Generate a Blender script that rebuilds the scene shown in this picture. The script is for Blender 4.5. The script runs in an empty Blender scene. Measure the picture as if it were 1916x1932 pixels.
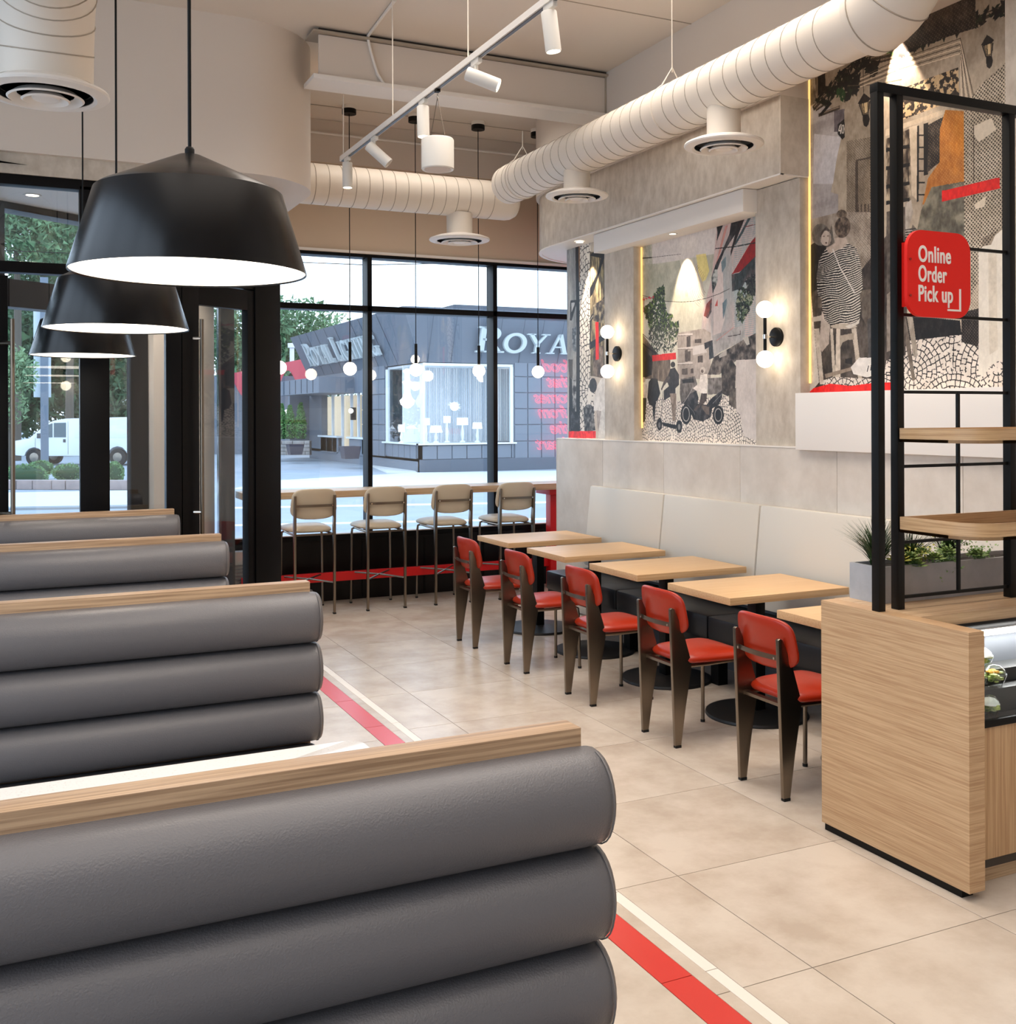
import bpy, bmesh, math, random
import numpy as np
from mathutils import Vector, Matrix
random.seed(7); rng = np.random.default_rng(7)
PI = math.pi
sc = bpy.context.scene
COL = sc.collection

# ---------------------------------------------------------------- camera
FPX, PX, PY, CH = 2006.0, 958.0, 785.0, 1.70          # focal length and horizon in pixels of a 1916x1932 frame, eye height
YAW, ROLL = math.atan((PX - 9) / FPX), math.radians(0.2)
FW = Vector((math.sin(YAW), math.cos(YAW), 0))
_R0 = Vector((math.cos(YAW), -math.sin(YAW), 0)); _U0 = Vector((0, 0, 1))
UP = _U0 * math.cos(ROLL) + _R0 * math.sin(ROLL); RT = _R0 * math.cos(ROLL) - _U0 * math.sin(ROLL)
cam = bpy.data.objects.new('camera', bpy.data.cameras.new('camera')); COL.objects.link(cam)
M = Matrix.Identity(4)
for i in range(3):
    M[i][0] = RT[i]; M[i][1] = UP[i]; M[i][2] = -FW[i]
M[0][3], M[1][3], M[2][3] = 0, 0, CH
cam.matrix_world = M
cam.data.sensor_fit = 'HORIZONTAL'; cam.data.sensor_width = 36.0; cam.data.lens = FPX / 1916 * 36
cam.data.shift_x = 0.0; cam.data.shift_y = -(966 - PY) / 1916; cam.data.clip_start = 0.05; cam.data.clip_end = 400
sc.camera = cam

def un(px, py, ax, v):
    """the point of the plane x/y/z = v that a measured photo pixel shows"""
    d = FW + RT * ((px - PX) / FPX) - UP * ((py - PY) / FPX)
    o = Vector((0, 0, CH)); t = (v - o[ax]) / d[ax]
    return o + d * t

# ---------------------------------------------------------------- world, exposure
sc.view_settings.view_transform = 'Standard'; sc.view_settings.look = 'None'
sc.view_settings.gamma = 1.0; sc.view_settings.exposure = 0.0; sc.view_settings.use_curve_mapping = False
w = bpy.data.worlds.new('overcast_sky'); sc.world = w; w.use_nodes = True
nt = w.node_tree; nt.nodes.clear()
_o = nt.nodes.new('ShaderNodeOutputWorld'); _b = nt.nodes.new('ShaderNodeBackground')
_tc = nt.nodes.new('ShaderNodeTexCoord'); _sx = nt.nodes.new('ShaderNodeSeparateXYZ'); _cr = nt.nodes.new('ShaderNodeValToRGB')
nt.links.new(_tc.outputs['Generated'], _sx.inputs[0]); nt.links.new(_sx.outputs['Z'], _cr.inputs[0])
_cr.color_ramp.elements[0].position = 0.0; _cr.color_ramp.elements[0].color = (0.74, 0.86, 1.0, 1)
_cr.color_ramp.elements[1].position = 0.9; _cr.color_ramp.elements[1].color = (0.55, 0.74, 1.0, 1)
nt.links.new(_cr.outputs[0], _b.inputs[0]); _b.inputs[1].default_value = 3.1
nt.links.new(_b.outputs[0], _o.inputs[0])

def area(name, loc, size, power, color, rot=(0, 0, 0), portal=False, spread=None):
    l = bpy.data.lights.new(name, 'AREA'); l.shape = 'RECTANGLE'; l.size, l.size_y = size
    l.energy = power; l.color = color
    if portal: l.cycles.is_portal = True
    if spread: l.spread = math.radians(spread)
    o = bpy.data.objects.new(name, l); o.location = loc; o.rotation_euler = rot; COL.objects.link(o); return o
def spot(name, loc, target, power, angle, color, blend=0.4, r=0.03):
    l = bpy.data.lights.new(name, 'SPOT'); l.energy = power; l.color = color; l.spot_size = math.radians(angle)
    l.spot_blend = blend; l.shadow_soft_size = r
    o = bpy.data.objects.new(name, l); o.location = loc; COL.objects.link(o)
    o.rotation_euler = (Vector(target) - Vector(loc)).to_track_quat('-Z', 'Y').to_euler(); return o
WARM = (1.0, 0.82, 0.66); NEUT = (1.0, 0.905, 0.815)
# unseen fill lights added under the ceiling, over the seating and behind the camera
area('ceiling_fill_light_a', (2.7, 4.6, 4.38), (2.4, 3.6), 92, NEUT, spread=125)
area('ceiling_fill_light_b', (1.0, 0.5, 4.38), (5.0, 4.5), 90, NEUT, spread=125)
area('ceiling_fill_light_c', (-0.6, 3.0, 4.38), (2.0, 3.0), 14, NEUT, spread=110)
area('ceiling_fill_light_d', (3.2, 8.2, 4.38), (1.6, .5), 9, NEUT, spread=140)
# daylight portals in the openings
area('portal_window_front', (3.7, 9.72, 1.95), (4.4, 2.7), 1, (1, 1, 1), (PI / 2, 0, PI), portal=True)
area('portal_window_side', (-3.42, 1.4, 2.22), (9.4, 4.0), 1, (1, 1, 1), (PI / 2, 0, -PI / 2), portal=True)

# ---------------------------------------------------------------- materials
def s2l(c):
    c = np.array(c, float) / 255.0
    return tuple(np.where(c <= 0.04045, c / 12.92, ((c + 0.055) / 1.055) ** 2.4)) + (1.0,)
MATS = {}
def mat(name, rgb, rough=0.5, metal=0.0, spec=0.5, emit=None, es=0.0, bump=None, coat=0.0, noise=None):
    """rgb in 0-255 sRGB. noise=(scale, rgb2, (sx,sy,sz), lo, hi) mottles; bump=(scale, strength, (sx,sy,sz))"""
    if name in MATS: return MATS[name]
    m = bpy.data.materials.new(name); m.use_nodes = True; n = m.node_tree; p = n.nodes['Principled BSDF']
    p.inputs['Base Color'].default_value = s2l(rgb); p.inputs['Roughness'].default_value = rough
    p.inputs['Metallic'].default_value = metal; p.inputs['Specular IOR Level'].default_value = spec
    if coat: p.inputs['Coat Weight'].default_value = coat; p.inputs['Coat Roughness'].default_value = 0.15
    if emit is not None:
        p.inputs['Emission Color'].default_value = s2l(emit); p.inputs['Emission Strength'].default_value = es
    tc = None
    if noise or bump:
        tc = n.nodes.new('ShaderNodeTexCoord')
        oi = n.nodes.new('ShaderNodeObjectInfo'); ad = n.nodes.new('ShaderNodeVectorMath'); ad.operation = 'ADD'
        mu = n.nodes.new('ShaderNodeMath'); mu.operation = 'MULTIPLY'; mu.inputs[1].default_value = 37.0
        n.links.new(oi.outputs['Random'], mu.inputs[0]); n.links.new(tc.outputs['Object'], ad.inputs[0]); n.links.new(mu.outputs[0], ad.inputs[1])
    if noise:
        sca, rgb2, st, lo, hi = noise
        mp = n.nodes.new('ShaderNodeMapping'); mp.inputs['Scale'].default_value = st; n.links.new(ad.outputs[0], mp.inputs[0])
        nz = n.nodes.new('ShaderNodeTexNoise'); nz.inputs['Scale'].default_value = sca; nz.inputs['Detail'].default_value = 6; nz.inputs['Roughness'].default_value = 0.62
        cr = n.nodes.new('ShaderNodeValToRGB'); cr.color_ramp.elements[0].position = lo; cr.color_ramp.elements[1].position = hi
        cr.color_ramp.elements[0].color = s2l(rgb2); cr.color_ramp.elements[1].color = s2l(rgb)
        n.links.new(mp.outputs[0], nz.inputs['Vector']); n.links.new(nz.outputs['Fac'], cr.inputs[0]); n.links.new(cr.outputs[0], p.inputs['Base Color'])
    if bump:
        sca, stg, st = bump
        mp = n.nodes.new('ShaderNodeMapping'); mp.inputs['Scale'].default_value = st; n.links.new(ad.outputs[0], mp.inputs[0])
        nz = n.nodes.new('ShaderNodeTexNoise'); nz.inputs['Scale'].default_value = sca; nz.inputs['Detail'].default_value = 3
        bp = n.nodes.new('ShaderNodeBump'); bp.inputs['Strength'].default_value = stg; bp.inputs['Distance'].default_value = 0.01
        n.links.new(mp.outputs[0], nz.inputs['Vector']); n.links.new(nz.outputs['Fac'], bp.inputs['Height']); n.links.new(bp.outputs[0], p.inputs['Normal'])
    MATS[name] = m; return m
def wood(name, rgb, rgb2, axis='x', rough=0.42, sc_=1.0):
    st = {'x': (1.1, 60, 60), 'y': (60, 1.1, 60), 'z': (60, 60, 1.1), 'h': (1.6, 1.6, 84)}[axis]
    return mat(name, rgb, rough, noise=(2.2 * sc_, rgb2, st, 0.36, 0.62), bump=(2.6, 0.08, st))
def glass(name, tint=(0.97, 0.99, 1.0), k=1.0, rough=0.0):
    m = bpy.data.materials.new(name); m.use_nodes = True; n = m.node_tree; n.nodes.clear()
    o = n.nodes.new('ShaderNodeOutputMaterial'); mx = n.nodes.new('ShaderNodeMixShader'); t = n.nodes.new('ShaderNodeBsdfTransparent')
    g = n.nodes.new('ShaderNodeBsdfGlossy'); f = n.nodes.new('ShaderNodeLayerWeight'); f.inputs[0].default_value = .5; pw = n.nodes.new('ShaderNodeMath'); pw.operation = 'POWER'; pw.inputs[1].default_value = 5.0; ml = n.nodes.new('ShaderNodeMath'); ml.operation = 'MULTIPLY_ADD'; ml.inputs[1].default_value = .8; ml.inputs[2].default_value = .04; mu = n.nodes.new('ShaderNodeMath')
    t.inputs[0].default_value = tint + (1,); g.inputs['Roughness'].default_value = rough
    mu.operation = 'MULTIPLY'; mu.inputs[1].default_value = k; mu.use_clamp = True
    n.links.new(f.outputs['Facing'], pw.inputs[0]); n.links.new(pw.outputs[0], ml.inputs[0]); n.links.new(ml.outputs[0], mu.inputs[0]); n.links.new(mu.outputs[0], mx.inputs[0]); n.links.new(t.outputs[0], mx.inputs[1])
    n.links.new(g.outputs[0], mx.inputs[2]); n.links.new(mx.outputs[0], o.inputs[0]); MATS[name] = m; return m

WALL = mat('painted_drywall', (220, 209, 197), 0.75)
TANWALL = mat('tan_painted_wall', (206, 186, 162), 0.8)
CEIL = mat('painted_ceiling', (226, 215, 202), 0.8)
TRIM = mat('white_trim_paint', (236, 230, 222), 0.55)
CONC = mat('board_concrete', (208, 197, 182), 0.6, noise=(11, (182, 169, 152), (1, 1.3, 0.7), 0.30, 0.62), bump=(30, 0.05, (1, 1, 1)))
CONCL = mat('pale_concrete_panel', (214, 205, 194), 0.62, noise=(4, (196, 186, 174), (1, 1, 1), 0.3, 0.65))
TILE = mat('stone_floor_tile', (206, 194, 180), 0.26, noise=(3.4, (184, 169, 153), (1, 1, 1), 0.33, 0.62), bump=(60, 0.03, (1, 1, 1)))
GROUT = mat('dark_grout', (120, 110, 100), 0.9)
REDT = mat('red_floor_tile', (205, 52, 44), 0.26)
WHT = mat('white_floor_tile', (232, 224, 214), 0.36)
OAKX = wood('light_oak_x', (208, 178, 142), (172, 140, 106), 'x')
OAKB = wood('booth_oak', (196, 164, 130), (150, 120, 92), 'x')
OAKT = wood('tray_oak', (208, 172, 128), (176, 138, 96), 'h')
OAKY = wood('light_oak_y', (208, 174, 134), (180, 142, 104), 'h')
OAKZ = wood('light_oak_z', (206, 170, 128), (180, 140, 100), 'z')
OAKTOP = wood('table_oak', (216, 180, 136), (200, 160, 114), 'x')
LEATH = mat('grey_leather', (104, 102, 104), 0.38, bump=(260, 0.16, (1, 1, 1)))
BLK = mat('black_metal', (8, 8, 8), 0.45, spec=.22)
BLKF = mat('black_window_frame', (6, 6, 8), 0.42, spec=.2)
BLKW = mat('black_wall_panel', (16, 11, 10), 0.3, spec=.3)
CREAM = mat('cream_vinyl', (208, 202, 190), 0.5)
CREAMD = mat('beige_vinyl', (206, 191, 166), 0.42)
BLKV = mat('black_vinyl', (20, 21, 25), 0.36)
REDV = mat('red_vinyl', (166, 40, 12), 0.34)
STEEL = mat('brushed_steel', (150, 142, 132), 0.34, 1.0)
STEELD = mat('bronzed_steel', (132, 121, 108), 0.32, 1.0)
CHROME = mat('chrome', (215, 212, 206), 0.14, 1.0)
RUB = mat('black_rubber', (14, 14, 14), 0.7)
REDP = mat('red_powder_coat', (214, 14, 16), 0.4)
DUCT = mat('white_duct_paint', (232, 222, 208), 0.5)
SEAM = mat('duct_seam_beige', (170, 158, 142), 0.6)  # darker beige for seams, joints and beam edges
GLASS = glass('window_glass', k=1.6)
GLASS2 = glass('display_glass', k=1.0)

# ---------------------------------------------------------------- mesh helpers
class B:
    """collects shapes in world coordinates; .obj() links them as ONE mesh object"""
    def __init__(s): s.bm = bmesh.new()
    def box(s, x0, x1, y0, y1, z0, z1, bev=0.0, mtx=None):
        v = [s.bm.verts.new(p) for p in ((x0, y0, z0), (x1, y0, z0), (x1, y1, z0), (x0, y1, z0), (x0, y0, z1), (x1, y0, z1), (x1, y1, z1), (x0, y1, z1))]
        fs = [s.bm.faces.new([v[i] for i in f]) for f in ((0, 3, 2, 1), (4, 5, 6, 7), (0, 1, 5, 4), (1, 2, 6, 5), (2, 3, 7, 6), (3, 0, 4, 7))]
        if mtx is not None: bmesh.ops.transform(s.bm, matrix=mtx, verts=v)
        if bev: bmesh.ops.bevel(s.bm, geom=list({e for f in fs for e in f.edges}), offset=bev, segments=2, profile=0.6, affect='EDGES')
        return s
    def poly(s, pts, nrm_axis, a, b, bev=0.0):
        """polygon in the plane perpendicular to nrm_axis, extruded from a to b"""
        def P(p, t):
            q = list(p); q.insert(nrm_axis, t); return q
        lo = [s.bm.verts.new(P(p, a)) for p in pts]; hi = [s.bm.verts.new(P(p, b)) for p in pts]; n = len(pts); fs = []
        fs.append(s.bm.faces.new(lo[::-1])); fs.append(s.bm.faces.new(hi))
        for i in range(n): fs.append(s.bm.faces.new((lo[i], lo[(i + 1) % n], hi[(i + 1) % n], hi[i])))
        bmesh.ops.recalc_face_normals(s.bm, faces=fs)
        if bev: bmesh.ops.bevel(s.bm, geom=list({e for f in fs for e in f.edges}), offset=bev, segments=2, profile=0.6, affect='EDGES')
        return s
    def prism(s, pts, z0, z1): return s.poly(pts, 2, z0, z1)
    def quad(s, *p): s.bm.faces.new([s.bm.verts.new(q) for q in p]); return s
    def lathe(s, prof, c=(0, 0, 0), n=32, axis=(0, 0, 1), cap=True):
        """prof = [(radius, height)...] turned about axis through c"""
        q = Vector((0, 0, 1)).rotation_difference(Vector(axis).normalized()); c = Vector(c); rings = []; vs = []
        for r, h in prof:
            if r < 1e-6: rings.append([s.bm.verts.new(c + q @ Vector((0, 0, h)))])
            else: rings.append([s.bm.verts.new(c + q @ Vector((r * math.cos(2 * PI * i / n), r * math.sin(2 * PI * i / n), h))) for i in range(n)])
        for A, Bq in zip(rings, rings[1:]):
            for i in range(n):
                j = (i + 1) % n
                if len(A) == 1 and len(Bq) == 1: continue
                if len(A) == 1: s.bm.faces.new((A[0], Bq[i], Bq[j])) if False else s.bm.faces.new((A[0], Bq[j], Bq[i]))
                elif len(Bq) == 1: s.bm.faces.new((A[i], A[j], Bq[0]))
                else: s.bm.faces.new((A[i], A[j], Bq[j], Bq[i]))
        if cap:
            if len(rings[0]) > 1: s.bm.faces.new(rings[0][::-1])
            if len(rings[-1]) > 1: s.bm.faces.new(rings[-1])
        return s
    def cyl(s, a, b, r, n=16, r2=None):
        a, b = Vector(a), Vector(b); return s.lathe([(r, 0), (r2 if r2 is not None else r, (b - a).length)], a, n, b - a)
    def sph(s, c, r, n=24, sz=1.0):
        m = n // 2; return s.lathe([(r * math.sin(PI * i / m), -r * sz * math.cos(PI * i / m)) for i in range(m + 1)], c, n)
    def tube(s, pts, r, n=8, rs=None, closed=False):
        pts = [Vector(p) for p in pts]; N = len(pts); rings = []; up = None
        for i, p in enumerate(pts):
            t = (pts[(i + 1) % N] - pts[i - 1]) if (closed or 0 < i < N - 1) else (pts[1] - pts[0] if i == 0 else pts[-1] - pts[-2])
            t.normalize()
            if up is None: up = t.orthogonal().normalized()
            up = (up - t * up.dot(t)); up = up.normalized() if up.length > 1e-6 else t.orthogonal().normalized()
            sd = t.cross(up); rr = rs[i] if rs else r
            rings.append([s.bm.verts.new(p + (up * math.cos(2 * PI * k / n) + sd * math.sin(2 * PI * k / n)) * rr) for k in range(n)])
        pr = list(zip(rings, rings[1:])) + ([(rings[-1], rings[0])] if closed else [])
        for A, Bq in pr:
            for k in range(n): s.bm.faces.new((A[k], Bq[k], Bq[(k + 1) % n], A[(k + 1) % n]))
        if not closed: s.bm.faces.new(rings[0]); s.bm.faces.new(rings[-1][::-1])
        return s
    def loft(s, outline, prof, fn=None):
        """outline [(a,b)] scaled ring by ring; prof [(scale, h)]; fn maps (a,b,h) to a point"""
        fn = fn or (lambda a, b, h: (a, b, h)); rings = []
        for k, h in prof:
            rings.append([s.bm.verts.new(fn(0, 0, h))] if k < 1e-6 else [s.bm.verts.new(fn(a * k, b * k, h)) for a, b in outline])
        n = len(outline); fs = []
        for A, Bq in zip(rings, rings[1:]):
            for i in range(n):
                j = (i + 1) % n
                if len(A) == 1: fs.append(s.bm.faces.new((A[0], Bq[j], Bq[i])))
                elif len(Bq) == 1: fs.append(s.bm.faces.new((A[i], A[j], Bq[0])))
                else: fs.append(s.bm.faces.new((A[i], A[j], Bq[j], Bq[i])))
        bmesh.ops.recalc_face_normals(s.bm, faces=fs); return s
    def obj(s, name, m, parent=None, smooth=35, **k):
        bm = s.bm; bm.normal_update()
        if smooth:
            lim = math.radians(smooth)
            for f in bm.faces: f.smooth = True
            for e in bm.edges:
                e.smooth = len(e.link_faces) == 2 and e.calc_face_angle(0) < lim
        if parent is not None:
            r = parent
            while r.parent: r = r.parent
            inv = (Matrix.Translation(r.location) @ r.rotation_euler.to_matrix().to_4x4()).inverted()
            if not k.get('local'): bm.transform(inv)
        else:
            k.setdefault('origin', None)
        me = bpy.data.meshes.new(name); 
        if parent is None:
            if bm.verts:
                zs = [v.co for v in bm.verts]
                lo = Vector((min(c[i] for c in zs) for i in range(3))); hi = Vector((max(c[i] for c in zs) for i in range(3)))
                o0 = Vector(((lo.x + hi.x) / 2, (lo.y + hi.y) / 2, lo.z)); bm.transform(Matrix.Translation(-o0))
            else: o0 = Vector()
        bm.to_mesh(me); bm.free(); me.materials.append(m)
        o = bpy.data.objects.new(name, me); COL.objects.link(o); o.parent = parent
        if parent is None: o.location = o0
        if k.get('label'): o['label'] = k['label']
        if k.get('kind'): o['kind'] = k['kind']
        return o
def thing(name, label, cat, loc=(0, 0, 0), rz=0, group=None, kind=None):
    o = bpy.data.objects.new(name, None); COL.objects.link(o); o.location = loc; o.rotation_euler = (0, 0, rz)
    o.empty_display_size = 0.05
    o['label'] = label; o['category'] = cat
    if group: o['group'] = group
    if kind: o['kind'] = kind
    return o
def tag(o, label, cat, group=None, kind=None):
    o['label'] = label; o['category'] = cat
    if group: o['group'] = group
    if kind: o['kind'] = kind
    return o
def struct(name, b, m, parent=None, **k):
    o = b.obj(name, m, parent, **k)
    if parent is None: o['kind'] = 'structure'
    return o
def kids(o): return [c for c in COL.objects if c.parent == o]
def dup(root, loc, rz=None, label=None, group=None):
    r = root.copy(); COL.objects.link(r); r.location = loc
    if rz is not None: r.rotation_euler = (0, 0, rz)
    if label: r['label'] = label
    if group: r['group'] = group
    for ch in kids(root):
        c = ch.copy(); COL.objects.link(c); c.parent = r
        for g in kids(ch):
            d = g.copy(); COL.objects.link(d); d.parent = c
    return r
def rrect(w, h, r, n=6):
    out = []
    for cx, cy, a0 in ((w / 2 - r, h / 2 - r, 0), (-w / 2 + r, h / 2 - r, 90), (-w / 2 + r, -h / 2 + r, 180), (w / 2 - r, -h / 2 + r, 270)):
        for i in range(n + 1):
            a = math.radians(a0 + 90 * i / n); out.append((cx + r * math.cos(a), cy + r * math.sin(a)))
    return out
def text_mesh(name, body, size, m, parent, place, extrude=0.004, bold=0.0, shear=0.0, outline=None, space=1.0, line=1.0):
    """lettering as geometry; place maps (u, v, w) of the text plane to world"""
    cu = bpy.data.curves.new(name, 'FONT'); cu.body = body; cu.size = size; cu.extrude = 0 if outline else extrude; cu.offset = bold
    cu.shear = shear; cu.space_character = space; cu.space_line = line
    if outline: cu.fill_mode = 'NONE'; cu.bevel_depth = outline; cu.bevel_resolution = 1
    t = bpy.data.objects.new(name, cu); COL.objects.link(t); bpy.context.view_layer.update()
    me = bpy.data.meshes.new_from_object(t.evaluated_get(bpy.context.evaluated_depsgraph_get())); bpy.data.objects.remove(t)
    b = B(); b.bm.from_mesh(me); bpy.data.meshes.remove(me)
    for v in b.bm.verts: v.co = Vector(place(v.co.x, v.co.y, v.co.z))
    return b.obj(name, m, parent, smooth=0)
# ================================================================ THE SETTING
CZ = 4.43                                                # ceiling height
XB, XU, XP, XM, XW = 4.36, 4.33, 4.52, 4.60, 4.47        # right wall: band, upper wall, pilasters, murals, wainscot
YW = 9.56                                                # face of the window frames
# floor with single tiles
fl = struct('floor', B().box(-3.4, 6.4, -4.0, 9.9, -0.15, -0.004), GROUT)
def tile_mesh(wd, ln, m):
    b = B().box(-wd / 2, wd / 2, -ln / 2, ln / 2, -0.003, 0.0, 0.0008); me = bpy.data.meshes.new('tile'); b.bm.to_mesh(me); b.bm.free(); me.materials.append(m); return me
def lay(name, me, cx, cy, label=None):
    o = bpy.data.objects.new(name, me); COL.objects.link(o); o.parent = fl
    o.location = (cx - fl.location.x, cy - fl.location.y, -fl.location.z)
    if label: o['label'] = label
P_ = 0.7245; J = 0.003
xs = [1.975, 2.24, 2.98, 3.705, 4.43]
me_a = {}
for x0, x1 in zip(xs, xs[1:]):
    k = round(x1 - x0, 3)
    me_a.setdefault(k, tile_mesh(x1 - x0 - J, P_ - J, TILE))
    for r in range(-5, 10): lay('tile', me_a[k], (x0 + x1) / 2, 2.559 + P_ * (r + .5))
k = 1.5; me_a[k] = tile_mesh(1.5 - J, P_ - J, TILE)
for r in range(8, 10): lay('tile', me_a[k], 4.43 + .75, 2.559 + P_ * (r + .5))
me_l = tile_mesh(P_ - J, P_ - J, TILE)
for c in range(0, 6):
    for r in range(-4, 10): lay('tile', me_l, 1.77 - P_ * (c + .5), 2.44 + P_ * (r + .5))
me_g = tile_mesh(.048, P_ - J, TILE)
for r in range(-5, 10): lay('tile', me_g, 1.906, 2.559 + P_ * (r + .5))
me_r = tile_mesh(.110, .58 - J, REDT); me_w = tile_mesh(.044, .584 - J, WHT)
for r in range(-5, 12):
    lay('tile', me_r, 1.826, 2.683 + .58 * (r + .5), 'narrow red stripe tile')
    lay('tile', me_w, 1.953, 2.683 + .584 * (r + .5), 'narrow cream stripe tile')

ce = struct('ceiling', B().box(-3.4, 6.4, -4.0, 9.9, CZ, CZ + 0.15), CEIL)
for y in (un(1305, 45, 2, CZ).y, 9.12): B().box(1.9 if y > 7 else -3.3, 4.33 if y < 8 else 6.2, y - .004, y + .004, CZ - .004, CZ + .01).obj('joint', SEAM, ce)

# wall with the window front (wall_back) ------------------------------------
wb = B().box(1.45, 6.4, YW, 9.9, 3.22, CZ)
wbo = struct('wall_back', wb, TANWALL)
B().box(1.6, 6.4, YW - .012, YW, 4.04, CZ - .002).obj('upper_panel', WALL, wbo)
B().box(1.6, 6.4, YW - .02, YW, 3.222, 3.245).obj('trim_strip', TRIM, wbo)
B().box(1.84, 6.4, YW + .02, 9.9, -.1, 0.56).obj('lower_panel', BLKW, wbo)
for x in (2.4, 3.02, 3.64, 4.26, 4.88): B().box(x - .006, x + .006, YW + .012, YW + .03, .02, .54).obj('panel_joint', BLK, wbo)

wn = thing('window_1', 'tall black framed front window beyond the bar counter', 'window', (4.0, YW, 0.56), kind='structure'); del wn['category'], wn['label']
def wbar(x0, x1, z0, z1, y0=YW, y1=9.72, nm='frame', m=BLKF, par=None): return B().box(x0, x1, y0, y1, z0, z1, .003).obj(nm, m, par or wn)
wbar(1.6, 6.3, 3.19, 3.22); wbar(1.6, 6.3, 2.685, 2.738, nm='transom'); wbar(1.6, 6.3, .56, .612, nm='sill')
B().box(1.6, 6.3, YW - .01, YW + .10, .612, .620).obj('sill_cap', TRIM, wn)
MX = [3.072, 4.365, 5.66]
for x in MX: wbar(x, x + .045, .6, 3.2, nm='mullion')
wbar(1.60, 1.66, .6, 3.2, nm='mullion'); wbar(6.2, 6.3, .6, 3.2, nm='mullion')
ed = [1.66] + [v for x in MX for v in (x, x + .045)] + [6.2]
for x0, x1 in zip(ed[::2], ed[1::2]):
    for z0, z1 in ((.612, 2.685), (2.738, 3.19)): B().box(x0, x1, 9.685, 9.691, z0, z1).obj('pane', GLASS, wn, smooth=0)

# right wall -------------------------------------------------------------------
def Yx(px, x): return un(px, 600, 0, x).y
Y_END = 8.46
wr = B().box(XM, 6.4, -4.0, Y_END, 1.5, CZ); wr.box(XW + .01, 6.4, -4, Y_END - .03, 0, 1.494)
wro = struct('wall_right', wr, WALL)
B().box(6.3, 6.4, Y_END, 9.9, -.1, CZ).obj('alcove_panel', WALL, wro)
# wainscot panels
seams = [Y_END - .03, 7.62, 6.72, 5.80, 4.88, 3.96, 3.04, 2.12, 1.2, 0.2]
for a, b_ in zip(seams, seams[1:]): B().box(XW, XW + .02, b_ + .0015, a - .0015, 0.0, 1.494, .001).obj('wainscot_panel', CONCL, wro)
B().box(XW - .004, XM, -4, Y_END - .03, 1.494, 1.502).obj('ledge', TRIM, wro)
B().box(XW, 6.3, Y_END - .03, Y_END - .02, 0, 1.494).obj('end_panel', CONCL, wro)
# pilasters
p1a, p1b = Yx(1140, XP), Yx(1195, XP); p2a, p2b = Yx(1425, XP), Yx(1509, XP); p3a = Yx(1897, XP)
for a, b_, zt in ((p1a, p1b, 3.05), (p2a, p2b, 3.195), (p3a, 1.5, 3.9)): B().box(XP, XM, b_, a, 1.502, zt, .002).obj('pilaster', CONC, wro)
# concrete band with a rounded far end, upper drywall above it
def round_end(x, R, y_near, z0, z1, xin=6.2, c=(5.22, 8.33)):
    pts = [(xin, y_near), (x, y_near)]
    cx, cy = x + R, c[1]
    pts += [(cx - R * math.cos(t), cy + R * math.sin(t)) for t in [i * PI / 2 / 14 for i in range(15)]] + [(xin, cy + R)]
    return B().prism(pts, z0, z1)
def sleeve(x, R, y_near, z0, z1, th=.012, cyc=8.33):
    t = [i * PI / 2 / 14 for i in range(15)]
    o_ = [(x, y_near)] + [(x + R - R * math.cos(a), cyc + R * math.sin(a)) for a in t] + [(6.2, cyc + R)]
    R2 = R - th; i_ = [(x + th, y_near)] + [(x + R - R2 * math.cos(a), cyc + R2 * math.sin(a)) for a in t] + [(6.2, cyc + R2)]
    return B().prism(o_ + i_[::-1], z0, z1)
yN = 5.245
round_end(XB + .012, .868, yN + .012, 3.20, 3.69).obj('bulkhead', TRIM, wro)
sleeve(XB, .88, yN, 3.203, 3.69).obj('concrete_band', CONC, wro)
B().box(XB - .001, XM, yN - .003, yN + .012, 3.203, 3.69).obj('band_return', CONC, wro)
B().box(XB + .002, XM, yN, yN + .02, 3.195, 3.203).obj('soffit_edge', TRIM, wro)
sleeve(XB - .006, .886, yN, 3.193, 3.203, th=.03).obj('soffit_edge', TRIM, wro)
round_end(XU, .90, yN, 3.69, CZ).obj('upper_drywall', WALL, wro)
B().box(XU, XM, -4.0, yN, 3.90, CZ).obj('upper_drywall', WALL, wro)
# light box above the second mural
B().box(XB + .045, XM, Yx(1402, XB + .045), Yx(1120, XB + .045), 3.045, 3.197, .002).obj('light_box', TRIM, wro)
# white ledge box right of the pilaster
B().box(XW - .04, XM, 0.5, 5.2, 1.485, 1.836, .003).obj('ledge_box', TRIM, wro)
# painted prints on the wall (pictures made below)
MURAL = {}
for nm, ya, yb, za, zb in (('a', p1a, Y_END, 1.502, 3.2), ('b', p2a, p1b, 1.502, 3.05), ('c', p3a, p2b, 1.836, 3.90)):
    MURAL[nm] = (ya, yb, za, zb)

# left bulkhead over the entrance -------------------------------------------------
pts = [(-3.4, 7.34), (1.47, 7.34)] + [(1.47 + .62 * math.sin(a), 7.96 - .62 * math.cos(a)) for a in [i * PI / 2 / 14 for i in range(1, 15)]] + [(2.09, 9.55), (-3.4, 9.55)]
we = struct('wall_left_front', B().prism(pts, 3.37, CZ), WALL)
def seg(b, A, ang, s0, s1, t0, t1, z0, z1, bev=.002):
    return b.box(s0, s1, t0, t1, z0, z1, bev, mtx=Matrix.Translation((A[0], A[1], 0)) @ Matrix.Rotation(ang, 4, 'Z'))
DA, DB = Vector((1.05, 7.44)), Vector((1.86, 7.99)); DAN = math.atan2(DB.y - DA.y, DB.x - DA.x); DL = (DB - DA).length
B().box(-3.4, 1.06, 7.385, 7.5, 3.24, 3.372).obj('concrete_strip', CONC, we)
seg(B(), DA, DAN, 0, DL, -.035, .08, 3.24, 3.372).obj('concrete_strip', CONC, we)
OC = Vector((1.62, 9.58)); OD = Vector((-.825, -.565))
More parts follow.
